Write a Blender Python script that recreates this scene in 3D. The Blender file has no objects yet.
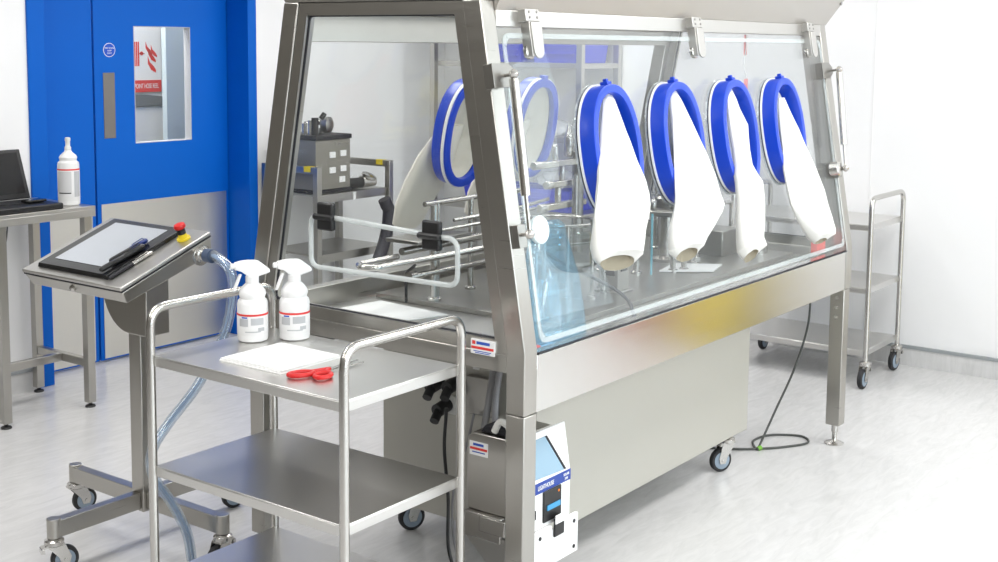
import bpy, bmesh, math, random
from mathutils import Vector as V, Matrix, noise
random.seed(7)
sc = bpy.context.scene
COL = sc.collection
PI = math.pi

# ------------------------------------------------------------------ materials
def srgb(r, g, b):
    f = lambda c: (c/255)/12.92 if c/255 <= .04045 else ((c/255+.055)/1.055)**2.4
    return (f(r), f(g), f(b), 1)

def mat(name, col, rough=.5, metal=0., spec=.5, bump=0., bscale=60, var=0., vscale=8, coat=0., stretch=None):
    m = bpy.data.materials.new(name); m.use_nodes = True
    nt = m.node_tree; b = nt.nodes['Principled BSDF']
    b.inputs['Base Color'].default_value = col
    b.inputs['Roughness'].default_value = rough
    b.inputs['Metallic'].default_value = metal
    b.inputs['Specular IOR Level'].default_value = spec
    b.inputs['Coat Weight'].default_value = coat
    tc = nt.nodes.new('ShaderNodeTexCoord'); mp = nt.nodes.new('ShaderNodeMapping')
    nt.links.new(tc.outputs['Object'], mp.inputs['Vector'])
    if stretch: mp.inputs['Scale'].default_value = stretch
    if var:
        n = nt.nodes.new('ShaderNodeTexNoise'); n.inputs['Scale'].default_value = vscale; n.inputs['Detail'].default_value = 5
        nt.links.new(mp.outputs[0], n.inputs['Vector'])
        mx = nt.nodes.new('ShaderNodeMix'); mx.data_type = 'RGBA'
        mx.inputs['A'].default_value = tuple(c*(1-var) for c in col[:3])+(1,)
        mx.inputs['B'].default_value = tuple(min(1, c*(1+var)) for c in col[:3])+(1,)
        nt.links.new(n.outputs['Fac'], mx.inputs['Factor']); nt.links.new(mx.outputs['Result'], b.inputs['Base Color'])
    if bump:
        n = nt.nodes.new('ShaderNodeTexNoise'); n.inputs['Scale'].default_value = bscale; n.inputs['Detail'].default_value = 4
        nt.links.new(mp.outputs[0], n.inputs['Vector'])
        bp = nt.nodes.new('ShaderNodeBump'); bp.inputs['Strength'].default_value = bump; bp.inputs['Distance'].default_value = .002
        nt.links.new(n.outputs['Fac'], bp.inputs['Height']); nt.links.new(bp.outputs[0], b.inputs['Normal'])
    return m

def steel(name, col=(.46, .445, .415, 1), rough=.3, rv=.06, stretch=(3, 3, 140)):
    m = mat(name, col, rough, 1.)
    nt = m.node_tree; b = nt.nodes['Principled BSDF']; mp = [n for n in nt.nodes if n.type == 'MAPPING'][0]
    mp.inputs['Scale'].default_value = stretch
    n = nt.nodes.new('ShaderNodeTexNoise'); n.inputs['Scale'].default_value = 1.6; n.inputs['Detail'].default_value = 6
    nt.links.new(mp.outputs[0], n.inputs['Vector'])
    r = nt.nodes.new('ShaderNodeMapRange'); r.inputs['To Min'].default_value = rough-rv; r.inputs['To Max'].default_value = rough+rv
    nt.links.new(n.outputs['Fac'], r.inputs['Value']); nt.links.new(r.outputs[0], b.inputs['Roughness'])
    return m

def glass(name, tint=(.97, .985, .98, 1), base=.05, top=.5, gloss_rough=.02, frost=0., frost_col=(.9, .93, .93, 1)):
    """thin clear sheet: transparent, a Fresnel share of mirror reflection, optional milky share"""
    m = bpy.data.materials.new(name); m.use_nodes = True; nt = m.node_tree
    for n in list(nt.nodes): nt.nodes.remove(n)
    out = nt.nodes.new('ShaderNodeOutputMaterial'); tr = nt.nodes.new('ShaderNodeBsdfTransparent'); gl = nt.nodes.new('ShaderNodeBsdfGlossy')
    tr.inputs['Color'].default_value = tint; gl.inputs['Roughness'].default_value = gloss_rough
    lw = nt.nodes.new('ShaderNodeLayerWeight'); lw.inputs['Blend'].default_value = .5
    pw = nt.nodes.new('ShaderNodeMath'); pw.operation = 'POWER'; pw.inputs[1].default_value = 4
    nt.links.new(lw.outputs['Facing'], pw.inputs[0])
    mr = nt.nodes.new('ShaderNodeMapRange'); mr.inputs['To Min'].default_value = base; mr.inputs['To Max'].default_value = top
    nt.links.new(pw.outputs[0], mr.inputs['Value'])
    mx = nt.nodes.new('ShaderNodeMixShader'); nt.links.new(mr.outputs[0], mx.inputs[0])
    nt.links.new(tr.outputs[0], mx.inputs[1]); nt.links.new(gl.outputs[0], mx.inputs[2])
    last = mx
    if frost:
        d = nt.nodes.new('ShaderNodeBsdfDiffuse'); d.inputs['Color'].default_value = frost_col
        m2 = nt.nodes.new('ShaderNodeMixShader'); m2.inputs[0].default_value = frost
        nt.links.new(mx.outputs[0], m2.inputs[1]); nt.links.new(d.outputs[0], m2.inputs[2]); last = m2
    nt.links.new(last.outputs[0], out.inputs['Surface'])
    return m

M = {}
M['steel'] = steel('brushed_steel')
M['steelx'] = steel('brushed_steel_long', stretch=(2, 40, 140))
M['beam'] = steel('brushed_beam_steel', (.66, .65, .63, 1), .2, .05, (2, 2, 160))
M['panel'] = steel('satin_steel_panel', (.56, .545, .52, 1), .36, .05, (2, 2, 160))
M['polish'] = steel('polished_steel', (.56, .545, .52, 1), .24, .015)
M['shelf'] = steel('shelf_steel', (.70, .69, .67, 1), .33, .015, (2, .5, 1))
M['cab'] = mat('grey_cabinet_paint', srgb(186, 184, 176), .45, .35, bump=.03)
M['dark'] = steel('dull_steel', (.34, .33, .31, 1), .32)
M['wall'] = mat('white_wall_panel', (.86, .86, .865, 1), .42, bump=.02, bscale=30)
M['walldark'] = mat('dark_reflection_wall', (.13, .12, .105, 1), .6)  # dark tone picked so the steel mirrors something dim
M['ceil'] = mat('white_ceiling', (.85, .85, .85, 1), .6)
M['blue'] = mat('blue_door_paint', (.0, .118, .56, 1), .45, spec=.2, bump=.05, bscale=300)
M['blueframe'] = mat('blue_frame_paint', (.0, .110, .53, 1), .45, spec=.2)
M['gasket'] = mat('dark_seal', (.015, .015, .02, 1), .6)
M['kick'] = steel('kick_plate_steel', (.72, .70, .65, 1), .42, .06, (2, 2, 120))
M['black'] = mat('black_plastic', (.012, .012, .013, 1), .4)
M['blackgl'] = mat('black_gloss', (.01, .01, .011, 1), .2)
M['rubber'] = mat('black_rubber', (.02, .02, .022, 1), .65)
M['hub'] = mat('blue_grey_wheel_hub', srgb(140, 155, 170), .4)
M['white'] = mat('white_plastic', (.86, .86, .86, 1), .35)
M['offwhite'] = mat('off_white_plastic', (.74, .74, .71, 1), .4)
M['paper'] = mat('white_cloth', (.88, .88, .87, 1), .9, bump=.15, bscale=90)
M['sleeve'] = mat('white_sleeve_rubber', (.80, .79, .75, 1), .5, bump=.35, bscale=14)
M['sleevein'] = mat('cream_sleeve_rubber', (.84, .80, .72, 1), .6, bump=.5, bscale=18)
M['lining'] = mat('shaded_cream_lining', (.34, .30, .22, 1), .7, bump=.6, bscale=30)  # cream darkened to put the mouth's shade into the colour
M['ring'] = mat('royal_blue_ring', (.004, .05, .52, 1), .3)
M['red'] = mat('red_plastic', (.62, .012, .012, 1), .3)
M['yellow'] = mat('yellow_plastic', (.80, .62, .02, 1), .4)
M['label'] = mat('label_white', (.85, .85, .85, 1), .5)
M['labelgrey'] = mat('label_grey', (.50, .51, .53, 1), .5)
M['labelred'] = mat('label_red', (.72, .045, .04, 1), .5)
M['labelblue'] = mat('label_blue', (.03, .09, .45, 1), .5)
M['band'] = mat('navy_band', (.012, .05, .30, 1), .35)
M['signblue'] = mat('sign_blue', (.005, .08, .55, 1), .4)
M['clear'] = glass('clear_sheet', tint=(.985, .992, .99, 1), base=.022, top=.7)
M['front'] = glass('front_clear_sheet', tint=(.975, .99, .992, 1), base=.03, top=.6, frost=.03)
M['acryl'] = glass('clear_acrylic', tint=(.93, .95, .95, 1), base=.12, top=.8, frost=.06)
M['hatch'] = glass('hatch_seal_clear', tint=(.9, .93, .93, 1), base=.12, top=.6, frost=.5, frost_col=(.80, .83, .83, 1))
M['hazy'] = glass('hazy_sheet', tint=(.93, .93, .935, 1), base=.05, top=.6, frost=.10, frost_col=(.6, .6, .61, 1))
M['strip'] = glass('edge_seal_strip', tint=(.9, .94, .94, 1), base=.12, top=.6, frost=.22, frost_col=(.88, .91, .91, 1))
M['hose'] = glass('clear_hose', tint=(.80, .86, .92, 1), base=.15, top=.9, gloss_rough=.08, frost=.15, frost_col=(.72, .78, .84, 1))
M['bag'] = glass('blue_film', tint=(.55, .82, .95, 1), base=.1, top=.6, gloss_rough=.12, frost=.15, frost_col=(.35, .66, .85, 1))
M['film'] = glass('clear_film', tint=(.95, .95, .95, 1), base=.15, top=.6, gloss_rough=.15, frost=.35)
M['screen'] = mat('screen_glass', (.62, .65, .70, 1), .05, .85)
M['lcd'] = mat('pale_blue_display', (.25, .40, .52, 1), .12, spec=.8, coat=.6)
M['bin'] = mat('blue_bin_plastic', (.05, .07, .62, 1), .4)

def floor_material():
    m = mat('vinyl_floor', (.70, .70, .71, 1), .22, spec=.5)
    nt = m.node_tree; b = nt.nodes['Principled BSDF']; mp = [n for n in nt.nodes if n.type == 'MAPPING'][0]
    mp.inputs['Scale'].default_value = (1.2, 5, 1); mp.inputs['Rotation'].default_value = (0, 0, .35)
    n = nt.nodes.new('ShaderNodeTexNoise'); n.inputs['Scale'].default_value = 5; n.inputs['Detail'].default_value = 9; n.inputs['Roughness'].default_value = .65; n.inputs['Distortion'].default_value = 1.2
    nt.links.new(mp.outputs[0], n.inputs['Vector'])
    cr = nt.nodes.new('ShaderNodeValToRGB')
    e = cr.color_ramp.elements; e[0].position = .30; e[0].color = (.575, .572, .57, 1); e[1].position = .62; e[1].color = (.66, .655, .653, 1)
    nt.links.new(n.outputs['Fac'], cr.inputs[0]); nt.links.new(cr.outputs[0], b.inputs['Base Color'])
    r = nt.nodes.new('ShaderNodeMapRange'); r.inputs['To Min'].default_value = .16; r.inputs['To Max'].default_value = .3
    nt.links.new(n.outputs['Fac'], r.inputs['Value']); nt.links.new(r.outputs[0], b.inputs['Roughness'])
    return m
M['floor'] = floor_material()

# ------------------------------------------------------------------ geometry helpers
def BM(): return bmesh.new()

def quadprism(bm, bottom, top):
    n = len(bottom)
    a = [bm.verts.new(p) for p in bottom]; b = [bm.verts.new(p) for p in top]
    bm.faces.new(a[::-1]); bm.faces.new(b)
    for i in range(n): bm.faces.new((a[i], a[(i+1) % n], b[(i+1) % n], b[i]))

def box(bm, x0, x1, y0, y1, z0, z1):
    quadprism(bm, [(x0, y0, z0), (x1, y0, z0), (x1, y1, z0), (x0, y1, z0)], [(x0, y0, z1), (x1, y0, z1), (x1, y1, z1), (x0, y1, z1)])
    return bm

def obox(bm, c, ax, ay, az, sx, sy, sz):
    c = V(c); ax = V(ax)*sx/2; ay = V(ay)*sy/2; az = V(az)*sz/2
    quadprism(bm, [c-ax-ay-az, c+ax-ay-az, c+ax+ay-az, c-ax+ay-az], [c-ax-ay+az, c+ax-ay+az, c+ax+ay+az, c-ax+ay+az])
    return bm

def basis(d):
    d = V(d).normalized(); u = d.cross(V((0, 0, 1)))
    if u.length < 1e-3: u = V((1, 0, 0))
    u.normalize(); return u, d.cross(u).normalized(), d

def cyl(bm, p0, p1, r, r1=None, seg=20, caps=True):
    p0 = V(p0); p1 = V(p1); u, w, d = basis(p1-p0); r1 = r if r1 is None else r1
    A = []; B = []
    for i in range(seg):
        a = 2*PI*i/seg; e = u*math.cos(a)+w*math.sin(a)
        A.append(bm.verts.new(p0+e*r)); B.append(bm.verts.new(p1+e*r1))
    for i in range(seg): bm.faces.new((A[i], A[(i+1) % seg], B[(i+1) % seg], B[i]))
    if caps: bm.faces.new(A[::-1]); bm.faces.new(B)
    return bm

def fillet(pts, rad, n=7):
    pts = [V(p) for p in pts]; out = [pts[0]]
    for i in range(1, len(pts)-1):
        a, b, c = pts[i-1], pts[i], pts[i+1]
        d1 = (a-b); d2 = (c-b); ang = d1.angle(d2)
        t = min(rad/math.tan(ang/2), d1.length*.48, d2.length*.48)
        q0 = b+d1.normalized()*t; q2 = b+d2.normalized()*t
        for k in range(n+1):
            s = k/n; out.append(q0*(1-s)**2+b*2*s*(1-s)+q2*s*s)
    out.append(pts[-1]); return out

def spline(pts, n=8):
    P = [V(p) for p in pts]; P = [P[0]*2-P[1]]+P+[P[-1]*2-P[-2]]; out = []
    for i in range(1, len(P)-2):
        for k in range(n):
            t = k/n; a, b, c, d = P[i-1], P[i], P[i+1], P[i+2]
            out.append(.5*((2*b)+(c-a)*t+(2*a-5*b+4*c-d)*t*t+(3*b-a-3*c+d)*t**3))
    out.append(P[-2]); return out

def tube(bm, pts, r, seg=12, closed=False, caps=True):
    pts = [V(p) for p in pts]; n = len(pts); rings = []
    def tang(i):
        if closed: return (pts[(i+1) % n]-pts[(i-1) % n]).normalized()
        return (pts[min(i+1, n-1)]-pts[max(i-1, 0)]).normalized()
    u, w, d = basis(tang(0)); prev = d
    for i in range(n):
        t = tang(i); q = prev.rotation_difference(t); u = q @ u; w = q @ w; prev = t
        rings.append([bm.verts.new(pts[i]+(u*math.cos(2*PI*k/seg)+w*math.sin(2*PI*k/seg))*r) for k in range(seg)])
    for i in range(n if closed else n-1):
        A = rings[i]; B = rings[(i+1) % n]
        for k in range(seg): bm.faces.new((A[k], A[(k+1) % seg], B[(k+1) % seg], B[k]))
    if caps and not closed: bm.faces.new(rings[0][::-1]); bm.faces.new(rings[-1])
    return bm

def lathe(bm, prof, c, ax=(0, 0, 1), seg=28):
    c = V(c); u, w, d = basis(ax); rings = []
    for r, h in prof:
        rings.append([bm.verts.new(c+d*h+(u*math.cos(2*PI*k/seg)+w*math.sin(2*PI*k/seg))*max(r, 1e-4)) for k in range(seg)])
    for A, B in zip(rings, rings[1:]):
        for k in range(seg): bm.faces.new((A[k], A[(k+1) % seg], B[(k+1) % seg], B[k]))
    bm.faces.new(rings[0][::-1]); bm.faces.new(rings[-1]); return bm

def prism(bm, poly, ext):
    ext = V(ext); quadprism(bm, [V(p) for p in poly], [V(p)+ext for p in poly]); return bm

def loft(bm, rings, cap0=True, cap1=True):
    R = [[bm.verts.new(p) for p in r] for r in rings]; n = len(R[0])
    for A, B in zip(R, R[1:]):
        for k in range(n): bm.faces.new((A[k], A[(k+1) % n], B[(k+1) % n], B[k]))
    if cap0: bm.faces.new(R[0][::-1])
    if cap1: bm.faces.new(R[-1])
    return bm

def obj(name, bm, material, root=None, label=None, bevel=0., parent=None, smooth=True, subsurf=0, solid=0.):
    """links the bmesh (world coordinates) as one object; root = the thing's Empty, parent = a part for sub-parts"""
    off = V(root['_loc']) if root is not None else V((0, 0, 0))
    bmesh.ops.recalc_face_normals(bm, faces=bm.faces)
    me = bpy.data.meshes.new(name); 
    if off.length: bmesh.ops.translate(bm, verts=bm.verts, vec=-off)
    bm.to_mesh(me); bm.free()
    if smooth:
        me.polygons.foreach_set('use_smooth', [True]*len(me.polygons)); me.set_sharp_from_angle(angle=math.radians(38))
    me.materials.append(M[material] if isinstance(material, str) else material)
    o = bpy.data.objects.new(name, me); COL.objects.link(o)
    if parent is not None: o.parent = parent
    elif root is not None: o.parent = root
    if label: o['label'] = label
    if solid:
        s = o.modifiers.new('solid', 'SOLIDIFY'); s.thickness = solid; s.offset = 0
    if bevel:
        b = o.modifiers.new('bevel', 'BEVEL'); b.width = bevel; b.segments = 2; b.limit_method = 'ANGLE'; b.angle_limit = math.radians(40)
    if subsurf:
        s = o.modifiers.new('sub', 'SUBSURF'); s.levels = subsurf; s.render_levels = subsurf
    return o

ROOTS = []
def thing(name, loc, label, cat, group=None):
    o = bpy.data.objects.new(name, None); COL.objects.link(o); o.location = loc; o.empty_display_size = .05
    o['_loc'] = [float(c) for c in loc]; o['label'] = label; o['category'] = cat
    if group: o['group'] = group
    ROOTS.append(o)
    return o

def tag(o, label, cat, group=None):
    o['label'] = label; o['category'] = cat
    if group: o['group'] = group
    return o

def struct(name, bm, material, parent=None, bevel=0.):
    o = obj(name, bm, material, bevel=bevel, smooth=False)
    if parent is not None: o.parent = parent
    else: o['kind'] = 'structure'
    return o

def text_bm(s, size, origin, xd, yd, depth=.0006, align='LEFT', sx=1.):
    cu = bpy.data.curves.new('t', 'FONT'); cu.body = s; cu.size = size; cu.align_x = align; cu.extrude = depth
    t = bpy.data.objects.new('t', cu); me = bpy.data.meshes.new_from_object(t)
    bm = BM(); bm.from_mesh(me); xd = V(xd).normalized(); yd = V(yd).normalized(); zd = xd.cross(yd); o = V(origin)
    for v in bm.verts: v.co = o+xd*v.co.x*sx+yd*v.co.y+zd*v.co.z
    bpy.data.objects.remove(t); bpy.data.curves.remove(cu); bpy.data.meshes.remove(me)
    return bm

def join(*bms):
    a = bms[0]
    for b in bms[1:]:
        me = bpy.data.meshes.new('j'); b.to_mesh(me); a.from_mesh(me); bpy.data.meshes.remove(me); b.free()
    return a

# ------------------------------------------------------------------ camera
H = 1.65
pitch, roll, yaw, F, CX, CY = .107811612, .00946247651, .63866325, 1254.25119, 499., 180.909403
cy_, sy_ = math.cos(yaw), math.sin(yaw); cp, sp = math.cos(pitch), math.sin(pitch); cr, sr = math.cos(roll), math.sin(roll)
Rm = Matrix(((cr, -sr, 0), (sr, cr, 0), (0, 0, 1))) @ Matrix(((1, 0, 0), (0, cp, -sp), (0, sp, cp)))
A = Matrix([Rm @ V((sy_, 0, cy_)), Rm @ V((-cy_, 0, sy_)), Rm @ V((0, -1, 0))]).transposed()   # world -> camera (x right, y down, z forward)
Rc = A.transposed() @ Matrix(((1, 0, 0), (0, -1, 0), (0, 0, -1)))
cam = bpy.data.cameras.new('camera'); co = bpy.data.objects.new('camera', cam); COL.objects.link(co)
co.matrix_world = Matrix.Translation((0, 0, H)) @ Rc.to_4x4()
cam.sensor_width = 36; cam.lens = F*36/998; cam.shift_y = -(281-CY)/998; cam.clip_start = .05
sc.camera = co

# ------------------------------------------------------------------ the room
WX, WY = 6.46, 5.25           # right wall and back wall planes
XL_, YF_ = -1.0, -3.2
CH = 2.75
dL, dR = 3.385, 4.795         # outer edges of the blue door frame
DH = 2.14
struct('floor', box(BM(), XL_-.1, WX+.1, YF_-.1, 7.4, -.1, 0), 'floor')
struct('ceiling', box(BM(), XL_-.1, WX+.1, YF_-.1, 7.4, CH, CH+.1), 'ceil')
struct('wall_back_dark_reflector', box(BM(), XL_, 2.30, WY, WY+.16, 0, CH), 'walldark')  # added unseen dark section, darkens reflections in the left-facing steel
b = BM(); box(b, 2.301, dL, WY, WY+.16, 0, CH); box(b, dR, WX+.1, WY, WY+.16, 0, CH); box(b, dL, dR, WY, WY+.16, DH, CH)
struct('wall_back', b, 'wall')
struct('wall_right', box(BM(), WX, WX+.1, YF_, WY, 0, CH), 'wall')
struct('wall_left', box(BM(), XL_-.1, XL_, YF_, WY+.16, 0, CH), 'walldark')  # unseen wall, coloured dark to deepen reflections in the steel
struct('wall_front', box(BM(), XL_, WX+.1, YF_-.1, YF_, 0, CH), 'wall')
# welded panel seams
struct('trim_1', box(BM(), WX-.003, WX+.001, 2.351, 2.357, .1, CH), 'ceil')
# coved vinyl upstand with grey capping
for nm, bx in (('baseboard_right', (WX-.012, WX, YF_, WY, 0, .092)), ('baseboard_back', (dR+.002, WX-.013, WY-.012, WY, 0, .092)), ('baseboard_left', (2.301, dL-.002, WY-.012, WY, 0, .092))):
    o = struct(nm, box(BM(), *bx), 'floor')
    x0, x1, y0, y1, z0, z1 = bx
    capb = box(BM(), x0-.006, x1, y0-.006 if 'right' not in nm else y0, y1, .0925, .108)
    c = obj('capping', capb, mat('grey_capping', (.30, .32, .33, 1), .6), parent=o)

# door: blue frame, wide leaf with window, narrow leaf, steel kick plates
YD = 5.41
b = BM()
box(b, dL, dL+.09, WY-.012, YD+.04, 0, DH); box(b, dR-.062, dR, WY-.012, YD+.04, 0, DH); box(b, dL+.09, dR-.062, WY-.012, YD+.04, DH-.07, DH)
struct('trim_2', b, 'blueframe', bevel=.003)
xg0, xg1 = 3.852, 3.864
def leaf_with_hole(x0, x1, z0, z1, hx0, hx1, hz0, hz1, y0, y1):
    b = BM(); box(b, x0, hx0, y0, y1, z0, z1); box(b, hx1, x1, y0, y1, z0, z1); box(b, hx0, hx1, y0, y1, z0, hz0); box(b, hx0, hx1, y0, y1, hz1, z1); return b
wx0, wx1, wz0, wz1 = 4.106, 4.474, 1.123, 1.730
door = struct('door_1', leaf_with_hole(xg1, dR-.066, .012, DH-.075, wx0, wx1, wz0, wz1, YD, YD+.05), 'blue')
g = obj('window_pane', box(BM(), wx0, wx1, YD+.02, YD+.028, wz0, wz1), 'clear', parent=door)
b = BM()
box(b, wx0-.0005, wx0+.003, YD-.001, YD+.05, wz0, wz1); box(b, wx1-.003, wx1+.0005, YD-.001, YD+.05, wz0, wz1)
box(b, wx0, wx1, YD-.001, YD+.05, wz0-.0005, wz0+.003); box(b, wx0, wx1, YD-.001, YD+.05, wz1-.003, wz1+.0005)
obj('glazing_bead', b, 'labelgrey', parent=door)
obj('kick_plate', box(BM(), xg1+.022, dR-.085, YD-.003, YD+.001, .02, .822), 'kick', parent=door)
obj('push_plate', box(BM(), 3.914, 3.983, YD-.003, YD+.001, 1.158, 1.492), mat('grey_push_plate', srgb(128, 124, 120), .45, .5), parent=door, bevel=.001)
sx, sz = 3.955, 1.607
sign = obj('door_sign', lathe(BM(), [(.0355, 0), (.0355, .002)], (sx, YD, sz), (0, -1, 0), 40), 'label', parent=door)
obj('sign_face', lathe(BM(), [(.0325, 0), (.0325, .0008)], (sx, YD-.002, sz), (0, -1, 0), 40), 'signblue', parent=sign)
tb = join(text_bm('FIRE DOOR', .011, (sx, YD-.003, sz+.006), (1, 0, 0), (0, 0, 1), align='CENTER'), text_bm('KEEP', .011, (sx, YD-.003, sz-.007), (1, 0, 0), (0, 0, 1), align='CENTER'), text_bm('SHUT', .011, (sx, YD-.003, sz-.020), (1, 0, 0), (0, 0, 1), align='CENTER'))
obj('sign_lettering', tb, 'label', parent=sign)
door2 = struct('door_2', box(BM(), dL+.093, xg0, YD, YD+.05, .012, DH-.075), 'blue')
obj('kick_plate', box(BM(), dL+.096, xg0-.022, YD-.003, YD+.001, .02, .822), 'kick', parent=door2)
# corridor beyond the door glass
struct('wall_corridor', box(BM(), 2.6, 6.6, 6.46, 6.56, 0, CH), 'wall')
struct('wall_corridor_side', box(BM(), 4.742, 5.5, 5.95, 5.99, 0, CH), mat('pale_green_grey_paint', srgb(186, 198, 196), .5))
def wall_socket():
    t = thing('light_switch', (4.97, WY-.001, 1.12), 'white square switch plate on white wall right of blue door frame', 'switch')
    obj('plate', box(BM(), 4.935, 5.015, WY-.010, WY-.0005, 1.075, 1.155), 'white', t, bevel=.002)
    obj('rocker', box(BM(), 4.962, 4.988, WY-.0135, WY-.0098, 1.098, 1.132), 'white', t, bevel=.001)
wall_socket()
# fire point board in the corridor
t = thing('fire_sign', (4.97, 6.455, 1.34), 'white fire point hose reel sign with red flames seen through door window', 'sign')
sx0, sx1 = 4.60, 5.10
YS = 6.455
obj('board', box(BM(), sx0, sx1, YS-.004, YS, 1.338, 1.72), 'label', t)
obj('red_band', box(BM(), sx0, sx1, YS-.006, YS-.0035, 1.338, 1.412), 'labelred', t)
obj('lettering', join(text_bm('FIRE', .042, (4.882, YS-.0062, 1.362), (1, 0, 0), (0, 0, 1), align='RIGHT', sx=.6), text_bm('POINT HOSE REEL', .042, (4.895, YS-.0062, 1.362), (1, 0, 0), (0, 0, 1), sx=.54)), 'label', t)
b = BM()
for i in range(5): box(b, 4.87+i*.014, 4.879+i*.014, YS-.006, YS-.0035, 1.50, 1.65)
cyl(b, (4.953, YS-.0035, 1.578), (4.953, YS-.006, 1.578), .012); box(b, 4.93, 4.975, YS-.006, YS-.0035, 1.575, 1.580)
obj('reel_symbol', b, 'labelred', t)
b = BM()
for k, (x, z, s) in enumerate(((4.985, 1.60, 1), (5.005, 1.56, 1.1), (5.0, 1.50, 1.2), (5.025, 1.585, .9))):
    pts = [(x, z+.05*s), (x+.012*s, z+.02*s), (x+.035*s, z), (x+.05*s, z-.02*s), (x+.05*s, z-.035*s), (x+.02*s, z-.02*s), (x, z+.012*s)]
    prism(b, [(p[0], YS-.0035, p[1]) for p in pts if True], (0, -.0025, 0))
obj('flames', b, 'labelred', t)
t = thing('hose_cabinet', (4.95, 6.3, 0), 'white corridor cabinet with dark grey top seen through door window', 'cabinet')
obj('body', box(BM(), 4.55, 5.05, 6.25, 6.44, 0, 1.265), 'offwhite', t, bevel=.01)
b = BM(); prism(b, [(4.54, 6.24, 1.2652), (5.06, 6.24, 1.2652), (5.06, 6.24, 1.295), (4.96, 6.24, 1.318), (4.80, 6.24, 1.335), (4.54, 6.24, 1.34)], (0, .21, 0))
obj('top', b, mat('dark_grey_lid', (.16, .17, .17, 1), .5), t)

# ------------------------------------------------------------------ castors
def caster(root, x, y, ang=0., r=.048, h=.13, brake=False, w=.024, mtl='polish'):
    d = V((math.cos(ang), math.sin(ang), 0)); s = V((-d.y, d.x, 0)); off = d*.03
    c = V((x, y, 0))+off+V((0, 0, r))
    b = BM(); up = V((0, 0, 1))
    lathe(b, [(.026, 0), (.03, .004), (.03, .016), (.022, .022), (.012, .024)], (x, y, h-.024))
    for k in (-1, 1):
        o = s*(k*(w/2+.005))
        p = [V((x, y, h-.02))-d*.026+o, V((x, y, h-.02))+d*.03+o, c+d*.018+o+up*.01, c+d*.012-up*.012+o, c-d*.012-up*.012+o, c-d*.02+up*.012+o]
        prism(b, p, s*(k*.003))
    obox(b, V((x, y, h-.020)), d, s, up, .055, w+.016, .006)
    cyl(b, c-s*(w/2+.01), c+s*(w/2+.01), .006, seg=10)
    if brake:
        obox(b, c-d*.045+up*.05, (d+up*.3).normalized(), s, (up-d*.3).normalized(), .05, .03, .006); obox(b, c-d*.066+up*.036, d, s, up, .012, .034, .014)
    cb = obj('caster', b, mtl, root)
    prof = [(r-.004, -w/2), (r, -w/2+.004), (r, w/2-.004), (r-.004, w/2)]
    obj('tyre', lathe(BM(), prof, c, s, 32), 'rubber', root, parent=cb)
    obj('hub', lathe(BM(), [(r*.70, -w/2-.002), (r*.74, -w/2-.001), (r*.74, w/2+.001), (r*.70, w/2+.002)], c, s, 28), 'hub', root, parent=cb)
    return cb

# ------------------------------------------------------------------ three-shelf tube trolley
def trolley(x0, x1, y0, y1, label, group, cast):
    t = thing('shelf_trolley', ((x0+x1)/2, (y0+y1)/2, 0), label, 'trolley', group)
    for y in (y0, y1):
        P = fillet([(x0, y, .128), (x0, y, .93), (x1, y, .93), (x1, y, .128)], .055)
        obj('push_handle', tube(BM(), P, .0125, 16), 'polish', t)
    for k, z in enumerate((.80, .49, .18)):
        b = BM(); box(b, x0+.004, x1-.004, y0+.006, y1-.006, z-.004, z)
        for q in ((x0+.004, x0+.008, y0+.006, y1-.006), (x1-.008, x1-.004, y0+.006, y1-.006), (x0+.008, x1-.008, y0+.006, y0+.01), (x0+.008, x1-.008, y1-.01, y1-.006)):
            box(b, *q, z-.03, z-.004)
        obj('shelf', b, 'shelf', t, bevel=.0015)
    for (x, y), a in zip(((x0, y0), (x1, y0), (x0, y1), (x1, y1)), cast):
        caster(t, x, y, a, brake=(y == y0))
    return t
trolley(2.125, 2.575, 2.032, 2.755, 'stainless three-shelf trolley in front holding spray bottles and scissors', None, (3.9, 3.6, 4.2, 3.9))
trolley(5.895, 6.345, 2.135, 2.865, 'stainless three-shelf trolley standing empty behind isolator by right wall', None, (PI, PI-.1, PI+.2, PI))

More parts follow.
